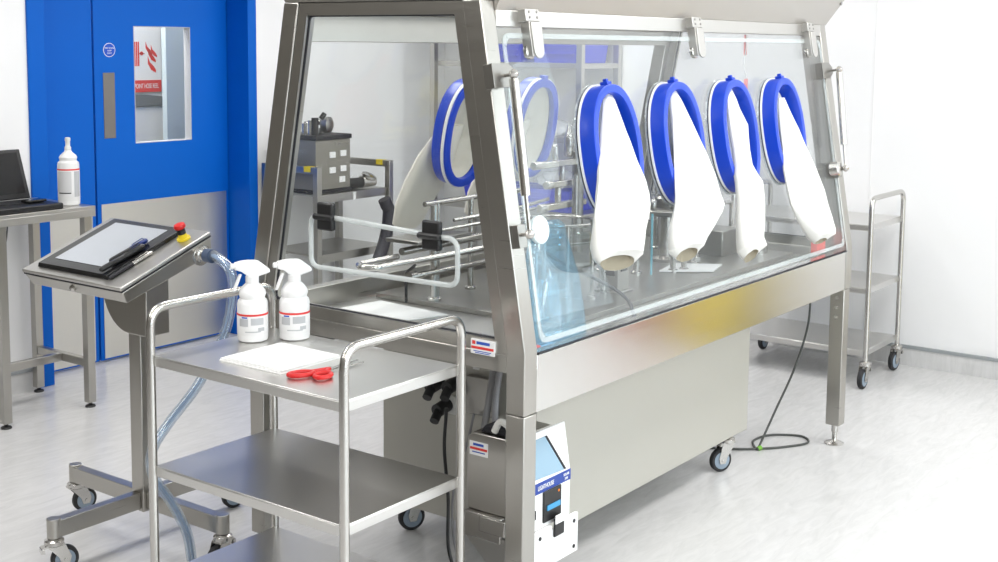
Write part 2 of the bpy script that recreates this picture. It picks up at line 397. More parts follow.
# ------------------------------------------------------------------ spray bottles, cloth, scissors
def spray_bottle(x, y, z, ang, label):
    t = thing('spray_bottle', (x, y, z), label, 'spray bottle', 'trigger spray bottles')
    d = V((math.cos(ang), math.sin(ang), 0)); s = V((-d.y, d.x, 0)); up = V((0, 0, 1)); c = V((x, y, z))
    prof = [(.036, 0.0003), (.0425, .004), (.0435, .012), (.0435, .108), (.041, .118), (.035, .124), (.036, .128), (.039, .136), (.037, .146), (.028, .158), (.018, .168), (.016, .172)]
    obj('bottle', lathe(BM(), prof, c, seg=36), 'white', t)
    lab = lathe(BM(), [(.0438, .0), (.0441, .001), (.0441, .060), (.0438, .061)], c+up*.022, seg=36)
    o = obj('wrap_label', lab, 'label', t)
    obj('red_stripe', lathe(BM(), [(.0440, 0), (.0445, .0005), (.0445, .0055), (.0440, .006)], c+up*.077, seg=36), 'labelred', t, parent=o)
    # blocks of small print round the label, facing the camera
    f = math.atan2(-y, -x)
    def patch(a0, a1, z0, z1, m, nm):
        b = BM(); n = 8; P = []; Q = []
        for i in range(n+1):
            a = f+a0+(a1-a0)*i/n
            P.append(b.verts.new(c+V((math.cos(a)*.0446, math.sin(a)*.0446, z0)))); Q.append(b.verts.new(c+V((math.cos(a)*.0446, math.sin(a)*.0446, z1))))
        for i in range(n): b.faces.new((P[i], P[i+1], Q[i+1], Q[i]))
        obj(nm, b, m, t, parent=o)
    patch(-.95, -.3, .048, .070, 'labelgrey', 'print_block'); patch(-.12, .75, .052, .072, 'labelgrey', 'print_block')
    patch(-.75, -.35, .0715, .0755, 'signblue', 'print_mark'); patch(-.5, .55, .031, .034, 'labelgrey', 'print_line'); patch(.35, .8, .034, .044, 'labelgrey', 'print_block')
    # trigger head
    obj('collar', lathe(BM(), [(.0185, 0), (.019, .001), (.019, .019), (.015, .022)], c+up*.168), 'white', t)
    b = BM(); hc = c+up*.198
    sec = []
    for px, hw, z0, z1 in ((.050, .009, .014, .034), (.032, .011, .008, .038), (.014, .0135, -.006, .039), (-.012, .0135, -.010, .038), (-.020, .0135, -.006, .035), (-.044, .010, .000, .016), (-.050, .008, .002, .010)):
        q = hc-up*.004+d*px
        sec.append([q+s*hw*a+up*(z0+(z1-z0)*bb) for a, bb in ((-1, .12), (-.85, 0), (.85, 0), (1, .12), (1, .82), (.75, 1), (-.75, 1), (-1, .82))])
    loft(b, sec)
    hd = obj('spray_head', b, 'white', t, bevel=.002)
    obj('nozzle', lathe(BM(), [(.007, 0), (.008, .001), (.008, .010), (.006, .012)], hc+d*.050+up*.020, d, 16), 'white', t, parent=hd)
    b = BM(); q = [hc+d*.030-up*.004, hc+d*.038-up*.004, hc+d*.050-up*.034, hc+d*.057-up*.052, hc+d*.049-up*.052, hc+d*.040-up*.030]
    prism(b, [p-s*.006 for p in q], s*.012)
    obj('trigger', b, 'white', t, bevel=.002)
spray_bottle(2.421, 2.674, .80, 2.62, 'white trigger spray bottle on front trolley, left and nearer isolator-side console')
spray_bottle(2.512, 2.597, .80, 2.62, 'white trigger spray bottle on front trolley, right one of the pair')
ROOTS[-2]['label'] = 'white trigger spray bottle on front trolley, left one of the pair'
t = thing('folded_cloth', (2.318, 2.45, .80), 'folded white wipe cloth lying on top shelf of front trolley', 'cloth')
for k in range(3):
    b = BM(); n = 10; zz = .8003+k*.0035; m = .004*k
    def srf(dz):
        return [[b.verts.new((2.203+m+(2.430-2.203-2*m)*i/n, 2.333+m*(k % 2)+(2.566-2.333-m)*j/n, zz+dz+(.0012*noise.noise(V((i*.7, j*.7, k*3.1))) if dz else 0))) for j in range(n+1)] for i in range(n+1)]
    T = srf(.0032); B = srf(0)
    for i in range(n):
        for j in range(n):
            b.faces.new((T[i][j], T[i+1][j], T[i+1][j+1], T[i][j+1])); b.faces.new((B[i][j], B[i][j+1], B[i+1][j+1], B[i+1][j]))
    for i in range(n):
        for (p, q) in (((i, 0), (i+1, 0)), ((i+1, n), (i, n)), ((0, i+1), (0, i)), ((n, i), (n, i+1))):
            b.faces.new((T[p[0]][p[1]], B[p[0]][p[1]], B[q[0]][q[1]], T[q[0]][q[1]]))
    obj('cloth_layer', b, 'paper', t)
t = thing('scissors', (2.24, 2.245, .80), 'red-handled scissors lying on front trolley beside folded white cloth', 'scissors')
def loop_pts(cx, cy, a, ra, rb, n=22):
    return [V((cx+math.cos(a)*ra*math.cos(2*PI*i/n)-math.sin(a)*rb*math.sin(2*PI*i/n), cy+math.sin(a)*ra*math.cos(2*PI*i/n)+math.cos(a)*rb*math.sin(2*PI*i/n), .8085)) for i in range(n)]
for (cx, cy, a, ra, rb, nm) in ((2.222, 2.275, -.5, .033, .018, 0), (2.247, 2.222, .2, .026, .019, 0)):
    b = tube(BM(), loop_pts(cx, cy, a, ra, rb), .0062, 10, closed=True)
    pv = V((2.300, 2.252, .8085)); e = V((cx, cy, .8085))+(pv-V((cx, cy, .8085))).normalized()*ra*.9
    tube(b, [e, e*.4+pv*.6, pv], .0065, 10)
    obj('handle', b, 'red', t)
for k, e in enumerate(((2.42, 2.242), (2.418, 2.262))):
    b = BM(); p = V((2.292, 2.252, .804+.003*k)); q = V((*e, .804+.003*k)); dd = (q-p).normalized(); ss = V((-dd.y, dd.x, 0))*.007
    prism(b, [p-ss, p+ss, q+ss*.1, q-ss*.4], (0, 0, .0025)); obj('blade', b, 'polish', t)
obj('pivot', cyl(BM(), (2.305, 2.252, .803), (2.305, 2.252, .8135), .004), 'dark', t)

# ------------------------------------------------------------------ the isolator
xL, xR = 2.66, 5.0
y0b, y1b = 1.885, 2.955                     # front and back faces below the kink
ZK, ZT = .833, 1.77
sF, sB = .168, -.182
fy = lambda z: 1.887+sF*(z-ZK)              # outer face of front posts
by = lambda z: y1b+sB*(z-ZK)
iso = thing('glove_box_isolator', ((xL+xR)/2, 2.42, 0), 'long stainless glove box isolator with sloping clear front and blue glove rings', 'isolator')
W = .06
# corner posts (leg + leaning upper part), each a part
for x0, x1 in ((xL, xL+W), (xR-W, xR)):
    for side in (0, 1):
        b = BM()
        if side == 0: prof = [(y0b, .662), (y0b, ZK), (fy(ZT), ZT), (fy(ZT)+W, ZT), (y0b+W, ZK), (y0b+W, .662)]
        else: prof = [(y1b, .662), (y1b, ZK), (by(ZT), ZT), (by(ZT)-W, ZT), (y1b-W, ZK), (y1b-W, .662)]
        prism(b, [(x0, p[0], p[1]) for p in prof], (x1-x0, 0, 0))
        obj('corner_post', b, 'steel', iso, bevel=.003)
        ya = y0b if side == 0 else y1b-W
        if x0 > 4: x0 -= .012; x1 -= .012
        leg = obj('leg', box(BM(), x0, x1, ya, ya+W, .085, .660), 'steel', iso, bevel=.003)
        b = BM(); c = ((x0+x1)/2, ya+W/2, 0)
        lathe(b, [(.038, .0), (.040, .004), (.030, .009), (.012, .016), (.010, .02), (.010, .05), (.014, .052), (.014, .086)], c)
        obj('levelling_foot', b, 'polish', iso, parent=leg)
        for zz in ((.625, .585, .545) if x0 > 4 else ()):
            obj('leg_bolt', cyl(BM(), (x0-.003, ya+W/2, zz), (x0+.001, ya+W/2, zz), .008, seg=14), 'polish', iso, parent=leg)
# front and back beams, end beams, tray
obj('front_beam', box(BM(), xL+W+.003, xR-W-.003, y0b+.003, y0b+.05, .661, .820), 'beam', iso, bevel=.002)
obj('back_beam', box(BM(), xL+W+.002, xR-W-.002, y1b-.05, y1b-.004, .661, .85), 'steelx', iso, bevel=.002)
for x0, x1 in ((xL+.002, xL+.05), (xR-.05, xR-.002)):
    obj('end_beam', box(BM(), x0, x1, y0b+W, y1b-W, .772, .822), 'steelx', iso, bevel=.002)
obj('tray_floor', box(BM(), xL+.05, xR-.05, y0b+.05, y1b-.05, .770, .782), 'shelf', iso)
# end frames: flange round an end pane
def end_frame(x0, x1, pm='clear'):
    b = BM(); z0, z1, ztop = .8225, .858, ZT-.002
    iy0 = lambda z: fy(z)+W+.001; iy1 = lambda z: by(z)-W-.001
    fl = .036
    prism(b, [(x0, iy0(z0), z0), (x0, iy1(z0), z0), (x0, iy1(z1), z1), (x0, iy0(z1), z1)], (x1-x0, 0, 0))
    za = ztop-.036
    prism(b, [(x0, iy0(za), za), (x0, iy1(za), za), (x0, iy1(ztop), ztop), (x0, iy0(ztop), ztop)], (x1-x0, 0, 0))
    prism(b, [(x0, iy0(z1), z1), (x0, iy0(z1)+fl, z1), (x0, iy0(za)+fl, za), (x0, iy0(za), za)], (x1-x0, 0, 0))
    prism(b, [(x0, iy1(z1), z1), (x0, iy1(z1)-fl, z1), (x0, iy1(za)-fl, za), (x0, iy1(za), za)], (x1-x0, 0, 0))
    o = obj('end_frame', b, 'steel', iso)
    b = BM(); xm = (x0+x1)/2
    prism(b, [(xm-.003, iy0(z1)+fl, z1), (xm-.003, iy1(z1)-fl, z1), (xm-.003, iy1(za)-fl, za), (xm-.003, iy0(za)+fl, za)], (.006, 0, 0))
    obj('end_pane', b, pm, iso, label='clear end pane')
    P = [(xm-.004, iy0(z1)+fl, z1), (xm-.004, iy1(z1)-fl, z1), (xm-.004, iy1(za)-fl, za), (xm-.004, iy0(za)+fl, za)]
    obj('pane_seal', tube(BM(), fillet(P+[P[0]], .02), .0045, 6), 'gasket', iso)
    return o
end_frame(xL+.006, xL+.040); end_frame(xR-.040, xR-.006, 'hazy')
# top rails
zt0, zt1 = 1.70, 1.745
obj('front_rail', box(BM(), xL+W, xR-W, fy(zt0)+.002, fy(zt0)+.05, zt0, zt1), 'panel', iso, bevel=.002)
obj('back_rail', box(BM(), xL+W, xR-W, by(zt0)-.06, by(zt0)-.002, 1.655, zt1), 'steelx', iso, bevel=.002)
# canopy
zc = 1.7455
b = BM()
quadprism(b, [(xL+W+.002, fy(zc)-.004, zc), (xR+.002, fy(zc)-.004, zc), (xR+.002, by(zc)+.004, zc), (xL+W+.002, by(zc)+.004, zc)],
          [(xL+W+.002, fy(zc)-.085, zc+.20), (xR+.16, fy(zc)-.085, zc+.20), (xR+.16, by(zc)+.10, zc+.20), (xL+W+.002, by(zc)+.10, zc+.20)])
can = obj('canopy', b, mat('satin_canopy', (.52, .50, .475, 1), .40, 1.), iso)
b = BM(); quadprism(b, [(xL+.002, fy(ZT)+.004, ZT+.001), (xL+W, fy(ZT)+.004, ZT+.001), (xL+W, by(ZT)-.004, ZT+.001), (xL+.002, by(ZT)-.004, ZT+.001)],
                    [(xL-.02, fy(ZT)-.07, ZT+.18), (xL+W, fy(ZT)-.07, ZT+.18), (xL+W, by(ZT)+.09, ZT+.18), (xL-.02, by(ZT)+.09, ZT+.18)])
obj('canopy_end_cap', b, M['canopy'] if 'canopy' in M else 'panel', iso)
b = BM(); cyl(b, (xR+.06, fy(zc)-.03, zc+.09), (xR+.06, fy(zc)-.045, zc+.09), .008, seg=12)
obj('canopy_latch', b, 'dark', iso)
# sloping panes (front: outer surface 4 mm behind post face)
nF = V((0, -1, sF)).normalized(); vF = V((0, sF, 1)).normalized(); X = V((1, 0, 0))
nB = V((0, 1, -sB)).normalized(); vB = V((0, sB, 1)).normalized()
def on_front(x, z, off=0.): return V((x, fy(z)+.004, z))+nF*off
def on_back(x, z, off=0.): return V((x, by(z)-.004, z))+nB*off
def pane(fn, x0, x1, z0, z1, th=.006):
    b = BM(); q = [fn(x0, z0), fn(x1, z0), fn(x1, z1), fn(x0, z1)]; r = [fn(x0, z0, -th), fn(x1, z0, -th), fn(x1, z1, -th), fn(x0, z1, -th)]
    quadprism(b, r, q); return b
obj('front_pane', pane(on_front, xL+W+.004, xR-W-.004, ZK-.006, 1.697), 'front', iso, label='clear hinged front pane')
obj('back_pane', pane(on_back, xL+W+.004, xR-W-.004, .852, 1.653), 'clear', iso, label='clear back pane')
# white edge seal of the front pane: rounded frame
P = [on_front(xL+W+.016, .846, .003), on_front(xR-W-.016, .846, .003), on_front(xR-W-.016, 1.682, .003), on_front(xL+W+.016, 1.682, .003), ]
def strip_frame(P, w, th, n):
    c = sum(P, V())/4; b = BM(); out = fillet([(P[0]+P[3])/2]+P[:]+[(P[0]+P[3])/2], .035, 6)[:-1]
    inn = fillet([(P[0]+P[3])/2]+P[:]+[(P[0]+P[3])/2], .035, 6)[:-1]
    m = len(out); rings = []
    for p in out:
        d = c-p; dx = X*(1 if d.x > 0 else -1); vv = (P[3]-P[0]).normalized()
        fx = min(1, max(-1, (p.x-c.x)/(abs(P[1].x-P[0].x)/2))); hz = (P[3]-P[0]).length/2; fz = (p-c).dot(vv)/hz
        ix = p-X*w*(1 if fx > 0 else -1)*(abs(fx) > .985 or 0)-vv*w*(1 if fz > 0 else -1)*(abs(fz) > .93 or 0)
        rings.append([p, p+n*th, ix+n*th, ix])
    R = [[b.verts.new(q) for q in r] for r in rings]
    for i in range(m):
        A_, B_ = R[i], R[(i+1) % m]
        for k in range(4): b.faces.new((A_[k], A_[(k+1) % 4], B_[(k+1) % 4], B_[k]))
    return b
obj('pane_edge_seal', strip_frame(P, .014, .004, nF), 'strip', iso, label='translucent white edge seal')
P = [on_front(xL+W+.010, .8385, .002), on_front(xR-W-.010, .8385, .002)]
b = BM(); obox(b, on_front((xL+xR)/2, .8225, .0), X, nF, vF, xR-xL-2*W-.01, .014, .004)
obj('bottom_seal', b, 'gasket', iso)
# pane hinges
for x in (2.857, 3.822, 4.785):
    b = BM()
    obox(b, on_front(x-.004, 1.728, .018), X, nF, vF, .066, .030, .034)
    pts = []
    for a in [PI+PI*i/10 for i in range(11)]: pts.append((math.cos(a)*.024, math.sin(a)*.024-.058))
    pts += [(.024, .02), (-.024, .02)]
    prism(b, [on_front(x+.006, 1.69, .030)+X*p[0]+vF*p[1] for p in pts], nF*.006)
    obox(b, on_front(x-.018, 1.665, .016), X, nF, vF, .008, .03, .10)
    hg = obj('pane_hinge', b, 'panel', iso, bevel=.0015)
    b = BM()
    for k in (-1, 1): 
        for z in (1.737, 1.722): obj('hinge_screw', cyl(BM(), on_front(x+k*.018, z, .0325), on_front(x+k*.018, z, .0345), .004, seg=10), 'dark', iso, parent=hg)
    lathe(b, [(.020, 0), (.022, .003), (.022, .012), (.016, .016)], on_front(x-.006, 1.632, .002), nF, 18)
    obj('hinge_knob', b, 'polish', iso, parent=hg)
# gas struts
def strut(xp, xb, zt_, zb_, side):
    top = on_front(xp, zt_, .055); bot = on_front(xb, zb_, .055)
    b = BM(); d = (bot-top).normalized(); L = (bot-top).length
    cyl(b, top+d*.012, top+d*(L*.76), .0135, seg=18); cyl(b, top+d*(L*.70), bot-d*.01, .0055, seg=12)
    lathe(b, [(.003, -.014), (.011, -.008), (.014, 0), (.011, .008), (.003, .014)], top, d, 16); lathe(b, [(.003, -.014), (.011, -.008), (.014, 0), (.011, .008), (.003, .014)], bot, d, 16)
    s = obj('gas_strut', b, 'polish', iso)
    b = BM(); q = on_front(xp-side*.045, zt_, .004)
    px = [(-.048, -.032), (.022, -.032), (.056, -.012), (.056, .014), (.022, .034), (-.048, .034)]
    prism(b, [on_front(xp-.005 if side > 0 else xp-.055, zt_, .022)+X*p[0]+vF*p[1] for p in px], nF*.005)
    obox(b, on_front((xp-.049 if side > 0 else xp-.099), zt_, .011), X, nF, vF, .008, .03, .066)
    cyl(b, on_front(xp, zt_, .02), on_front(xp, zt_, .055), .005, seg=10)
    obj('strut_bracket', b, 'dark', iso, parent=s, bevel=.001)
    b = BM(); obox(b, on_front(xb+.004, zb_-.004, .014), X, nF, vF, .036, .028, .062); cyl(b, on_front(xb, zb_, .02), on_front(xb, zb_, .055), .005, seg=10)
    obj('strut_foot', b, 'dark', iso, parent=s, bevel=.001)
    return s
s = strut(2.700, 2.683, 1.565, 1.145, 1)
obj('clamp_knob', lathe(BM(), [(.036, 0), (.039, .004), (.039, .014), (.034, .018)], on_front(2.785, 1.148, .006), nF, 30), mat('pale_knob', srgb(226, 240, 244), .3), iso)
s2 = strut(4.965, 4.905, 1.555, 1.158, -1)
obj('clamp_knob', lathe(BM(), [(.026, 0), (.030, .004), (.030, .036), (.024, .040)], on_front(4.872, 1.16, .006), nF, 26), 'polish', iso)

# glove ports ------------------------------------------------------
def oval(a, b_, n=48, p=2.25):
    out = []
    for i in range(n):
        t = 2*PI*i/n; c, s = math.cos(t), math.sin(t)
        out.append((a*math.copysign(abs(c)**(2/p), c), b_*math.copysign(abs(s)**(2/p), s)))
    return out
def port_ring(c, n, v, a, b_, w, depth, fn_mat='ring', inner_shift=0.):
    """oval ring of width w standing out by depth along n from point c"""
    b = BM(); prof = [(0, .004), (0, depth-.004), (-.0012, depth-.001), (-.004, depth), (-w+.004, depth), (-w+.001, depth-.001), (-w, depth-.004), (-w, .004)]
    O = [[c+X*q[0]+v*q[1]+n*h for q in oval(a+dr, b_+dr)] for dr, h in prof]
    R = [[b.verts.new(p) for p in r] for r in O]
    for i in range(len(R)):
        A_, B_ = R[i], R[(i+1) % len(R)]
        for k in range(len(A_)): b.faces.new((A_[k], A_[(k+1) % len(A_)], B_[(k+1) % len(A_)], B_[k]))
    return b
def annulus(c, n, v, a, b_, w, h0, h1):
    b = BM(); R = [[b.verts.new(c+X*q[0]+v*q[1]+n*h) for q in oval(a+dr, b_+dr)] for dr, h in ((0, h0), (0, h1), (-w, h1), (-w, h0))]
    for i in range(4):
        A_, B_ = R[i], R[(i+1) % 4]
        for k in range(len(A_)): b.faces.new((A_[k], A_[(k+1) % len(A_)], B_[(k+1) % len(A_)], B_[k]))
    return b
def px_ray(px, py):
    d = A.transposed() @ V(((px-CX)/F, (py-CY)/F, 1)); return d
def px_on_y_slope(px, py, off):
    """point seen at a pixel of the photograph on the front pane plane shifted outwards by off"""
    d = px_ray(px, py); o = V((0, 0, H)); p0 = on_front(3, 1.2, off); t = (p0-o).dot(nF)/d.dot(nF); return o+d*t

sleeves = [
 [(92, 604, 608), (100, 603, 613), (120, 602, 620), (140, 601, 628), (160, 599, 636), (180, 598, 644), (195, 597, 648), (205, 596, 648.5), (215, 595.5, 647.5), (230, 594.5, 644), (245, 594, 642), (256, 597, 640), (263, 601, 634)],
 [(88, 669, 673), (100, 670, 680), (120, 672, 690), (150, 674, 704), (175, 675, 714), (195, 676, 720), (204, 675.5, 724.5), (212, 674.5, 722), (225, 672.5, 713), (240, 671.5, 703), (249, 672.5, 699.5), (255, 678, 696)],
 [(90, 726, 730), (100, 727, 735), (125, 730, 747), (150, 734, 748), (165, 736, 749), (176, 737, 756), (182, 737.5, 760), (200, 739, 761), (220, 739.5, 760.5), (240, 741, 758), (249, 742, 761), (256, 746, 756)],
 [(98, 779, 782), (115, 780, 790), (130, 781.5, 798), (150, 783, 807), (170, 785, 815), (190, 788, 822), (205, 791, 826), (218, 798, 829), (230, 806, 831), (236, 812, 830), (241, 817, 825)],
]
pcx = (3.17, 3.577, 3.988, 4.397)
pnames = ('nearest left end', 'second from left', 'third from left', 'nearest right end')
AR, BR = .133, .195
for k in range(4):
    c = on_front(pcx[k], 1.337, .0)
    pr = obj('glove_port', port_ring(c, nF, vF, AR, BR, .026, .066), 'ring', iso, label='royal blue oval glove port ring')
    obj('clamp_band', annulus(c, nF, vF, AR+.005, BR+.005, .0045, .011, .017), 'white', iso, parent=pr)
    obj('port_flange', annulus(c, nF, vF, AR+.008, BR+.008, .03, .001, .006), 'strip', iso, parent=pr)
    obj('band_gasket', annulus(c, nF, vF, AR+.004, BR+.004, .0035, .0065, .0105), 'gasket', iso, parent=pr)
    b = BM(); obox(b, c+vF*(BR+.004)+nF*.045, X, nF, vF, .026, .026, .010); obox(b, c+vF*(BR+.013)+nF*.045, X, nF, vF, .012, .014, .009)
    obj('ring_lug', b, 'ring', iso, parent=pr, bevel=.002)
    # membrane closing the port
    b = BM(); rr = [[c+X*q[0]*s+vF*q[1]*s+nF*h for q in oval(AR-.027, BR-.027)] for s, h in ((1, .010), (.8, -.012), (.45, -.03), (.1, -.036))]
    loft(b, rr, cap0=False); obj('port_membrane', b, 'sleeve', iso, parent=pr)
    # hanging sleeve
    b = BM(); rings = []; S = sleeves[k]; n = 28
    zt_ = None
    for i, (py, l, r) in enumerate(S):
        f = i/(len(S)-1)
        off = .030+.05*min(1, f*2.2)
        pl = px_on_y_slope(l, py, off); pr_ = px_on_y_slope(r, py, off); cc = (pl+pr_)/2; hw = (pr_-pl).length/2
        th = min(hw*.75, .012+.035*f) if i < len(S)-1 else .018
        side = (pr_-pl).normalized(); ring = []
        for q in range(n):
            a = 2*PI*q/n; fold = 1+.13*math.sin(3*a+f*4+k)+.06*math.sin(7*a+k*2+f*9)
            tilt = .022*max(0, (f-.7)/.3)*(1 if k in (0, 1, 2) else .5)
            ring.append(cc+side*hw*math.cos(a)+nF*th*math.sin(a)*fold+nF*.006*noise.noise(V((a*1.5, f*6, k*3)))+V((0, 0, 1))*tilt*math.sin(a))
        rings.append(ring)
    # turn the end inwards to leave an open mouth
    last = rings[-1]; cc = sum(last, V())/n
    lin = [[p*.985+cc*.015 for p in last], [p*.80+cc*.20+V((0, .004, .010)) for p in last], [p*.66+cc*.34+V((0, .010, .04)) for p in last], [p*.35+cc*.65+V((0, .02, .085)) for p in last]]
    loft(b, rings, cap1=False); obj('glove_sleeve', b, 'sleeve', iso, parent=pr, label='white hanging glove sleeve')
    bl = BM(); loft(bl, lin, cap0=False, cap1=True); obj('sleeve_lining', bl, 'lining', iso, parent=pr, label='cream inside of sleeve mouth, darkened for the shade in its hole')
for k, x in enumerate((3.64, 4.075)):
    c = on_back(x, 1.325, 0)
    b = port_ring(c, -nB, vB, .135, .200, .032, .024)
    pr = obj('glove_port', b, 'ring', iso, label='royal blue oval glove port ring on back pane')
    obj('clamp_band', annulus(c, -nB, vB, .139, .204, .0038, .004, .016), 'white', iso, parent=pr)
    b = port_ring(c, nB, vB, .133, .198, .028, .045); obj('outer_ring', b, 'ring', iso, parent=pr)
    b = BM(); obox(b, c+vB*.206-nB*.014, X, nB, vB, .03, .02, .016); obj('ring_lug', b, 'ring', iso, parent=pr)
    b = BM(); n = 48; rings = []
    for s, h, dz in ((1, .0, 0), (.93, .03, -.004), (.8, .06, -.02), (.62, .085, -.045), (.4, .10, -.075), (.15, .108, -.09)):
        o_ = []
        for i, q in enumerate(oval(.101, .171)):
            a = 2*PI*i/n; rp = 1+(1-s)*.35*noise.noise(V((math.cos(a)*2.2, math.sin(a)*2.2, k*5+h*10)))*1.6
            o_.append(c+X*q[0]*s*rp+vB*(q[1]*s*rp+dz)+nB*(h+.02*(1-s)*math.sin(5*a+k)))
        rings.append(o_)
    loft(b, rings, cap0=False); obj('sleeve_folds', b, 'sleevein', iso, parent=pr)
    b = BM(); rings = []
    for (dz, dx, hw, dy, th) in ((.02, -.02, .07, .05, .012), (-.10, -.03, .11, .09, .035), (-.20, -.035, .12, .12, .045), (-.30, -.05, .105, .15, .04), (-.38, -.06, .085, .16, .03), (-.40, -.06, .06, .16, .02)):
        p = c+vB*dz+X*dx+nB*dy; rings.append([p+X*hw*math.cos(2*PI*i/24)+nB*th*math.sin(2*PI*i/24)*(1+.2*math.sin(4*PI*i/24*2)) for i in range(24)])
    loft(b, rings); obj('glove_sleeve', b, 'sleevein', iso, parent=pr)

# end hatch on the left end: rounded seal outline, two black hinges, label
xh = xL+.018
P = [(xh, 2.695, 1.138), (xh, 2.128, 1.115), (xh, 2.128, .985), (xh, 2.695, .978)]
mid = V((xh, 2.695, 1.06))
Q = fillet([mid]+[V(p) for p in P]+[mid], .035, 6)
hatch = obj('hatch_seal', tube(BM(), Q[:-1], .0075, 10, closed=True), 'hatch', iso, label='rounded clear hatch outline on end pane')
for y, z in ((2.625, 1.135), (2.215, 1.118)):
    b = BM(); box(b, xh-.016, xh+.004, y-.032, y+.032, z+.004, z+.044); box(b, xh-.016, xh+.004, y-.032, y+.032, z-.040, z-.003); cyl(b, (xh-.014, y-.036, z), (xh-.014, y+.045, z), .010, seg=14)
    obj('hatch_hinge', b, 'black', iso, bevel=.006, parent=hatch)
b = BM(); box(b, xL-.0012, xL+.0059, 1.985, 2.065, .812, .852)
st = obj('sticker', b, 'label', iso, label='white sticker with red bar on end frame')
b = BM(); box(b, xL-.0018, xL-.0011, 1.987, 2.063, .826, .833); obj('sticker_bar', b, 'labelred', iso, parent=st)
b = BM(); box(b, xL-.0018, xL-.0011, 2.0, 2.045, .839, .847); box(b, xL-.0018, xL-.0011, 1.995, 2.055, .819, .821); box(b, xL-.0018, xL-.0011, 2.0, 2.05, .8145, .8165); obj('sticker_print', b, 'labelblue', iso, parent=st)
b = BM(); box(b, xL-.0018, xL-.0011, 2.049, 2.06, .838, .848); obj('sticker_mark', b, 'labelred', iso, parent=st)

# ------------------------------------------------------------------ machine inside the isolator
ZF = .782
ZF = .7825
fm = thing('filling_machine', (4.0, 2.5, ZF), 'bare stainless filling machine with rods and turntables inside the isolator', 'machine')
ZB = .80
obj('base_plate', box(BM(), 3.16, 4.90, 2.10, 2.87, ZF, ZB), 'dark', fm, bevel=.002)
def post(x, y, z1, r=.012, foot=True, m='polish', nm='post'):
    b = BM(); cyl(b, (x, y, ZB), (x, y, z1), r, seg=16)
    if foot: lathe(b, [(r*1.9, 0), (r*1.9, .008), (r*1.2, .012)], (x, y, ZB), seg=18)
    return obj(nm, b, m, fm)
# guide rails that run towards the left end
post(3.19, 2.635, 1.12, .013); post(3.42, 2.66, 1.12, .010); post(3.235, 2.655, 1.125, .006, False)
b = tube(BM(), fillet([(3.17, 2.66, 1.122), (3.75, 2.66, 1.122)], .01), .009); obj('guide_rail', b, 'polish', fm)
b = tube(BM(), fillet([(3.55, 2.50, .975), (2.80, 2.54, .972), (2.78, 2.585, .972), (2.81, 2.625, .972), (3.0, 2.63, .972)], .03), .010); obj('guide_rail', b, 'polish', fm)
b = tube(BM(), fillet([(3.02, 2.63, .985), (3.75, 2.62, .99)], .03), .013); obj('guide_rail', b, 'polish', fm)
b = tube(BM(), [(3.05, 2.60, .905), (3.75, 2.58, .905)], .011); lathe(b, [(.017, 0), (.017, .03)], (3.05, 2.60, .905), (-1, 0, 0)); obj('guide_rail', b, 'polish', fm)
b = BM(); box(b, 3.02, 3.30, 2.56, 2.70, 1.012, 1.024); obj('transfer_plate', b, 'dark', fm, bevel=.002)
b = BM(); box(b, 3.42, 3.62, 2.55, 2.57, 1.0, 1.045); obj('end_block', b, 'offwhite', fm, bevel=.002)
b = BM(); box(b, 3.50, 3.66, 2.46, 2.60, .80, .94); cyl(b, (3.499, 2.5, .87), (3.49, 2.5, .87), .018); obj('drive_box', b, 'panel', fm, bevel=.004)
for z, dy in ((1.035, .02), (1.075, -.04)):
    obj('guide_rail', tube(BM(), fillet([(3.2, 2.60+dy, z), (3.45, 2.56+dy, z+.01), (3.75, 2.60+dy, z+.02)], .1), .006), 'polish', fm)
obj('sensor_arm', tube(BM(), fillet([(3.10, 2.68, .80), (3.10, 2.68, .90), (3.10, 2.64, .93)], .02), .005), 'black', fm)
# turntable with ring guides and rods near the front left
tx, ty = 3.59, 2.40
b = lathe(BM(), [(.05, 0), (.05, .07), (.035, .08), (.035, .10)], (tx, ty, ZB)); obj('turntable_base', b, 'panel', fm)
b = lathe(BM(), [(.135, 0), (.138, .004), (.138, .012), (.135, .016)], (tx, ty, .902), seg=40); obj('turntable_disc', b, 'dark', fm)
for z, r in ((.985, .145), (1.01, .15), (1.045, .138)):
    P = [(tx+math.cos(2*PI*i/40)*r, ty+math.sin(2*PI*i/40)*r, z) for i in range(40)]
    b = tube(BM(), P, .006, 8, closed=True); obj('ring_guide', b, 'acryl' if z < 1.04 else 'polish', fm)
for i, a in enumerate((3.4, 3.9, 4.5, 5.1, 5.7, .2, 2.2)):
    x, y = tx+math.cos(a)*.158, ty+math.sin(a)*.158
    post(x, y, 1.05 if i % 2 else 1.07, .007, True, 'polish', 'guide_rod')
b = BM(); obox(b, (tx-.1, ty-.13, .93), (1, 0, 0), (0, 1, 0), (0, 0, 1), .012, .12, .25); obj('clear_guard', b, 'acryl', fm)
b = BM(); R = [[b.verts.new((3.20+.10*math.cos(a), 2.27+.10*math.sin(a), z)) for a in [PI*.55+PI*1.1*i/16 for i in range(17)]] for z in (.805, .93)]
for i in range(16): b.faces.new((R[0][i], R[0][i+1], R[1][i+1], R[1][i]))
obj('clear_curved_guard', b, 'acryl', fm, solid=.005)
post(3.17, 2.17, .92, .008); post(3.30, 2.30, .98, .010)
obj('infeed_disc', lathe(BM(), [(.09, 0), (.092, .003), (.092, .012), (.09, .015)], (3.28, 2.27, .865), seg=36), 'dark', fm)
b = BM(); cyl(b, (3.28, 2.27, ZB), (3.28, 2.27, .8645), .03); obj('infeed_column', b, 'polish', fm)
for x, y, z in ((4.02, 2.5, 1.08), (3.95, 2.42, 1.0), (4.5, 2.35, .95), (4.2, 2.55, 1.2)): post(x, y, z, .013)
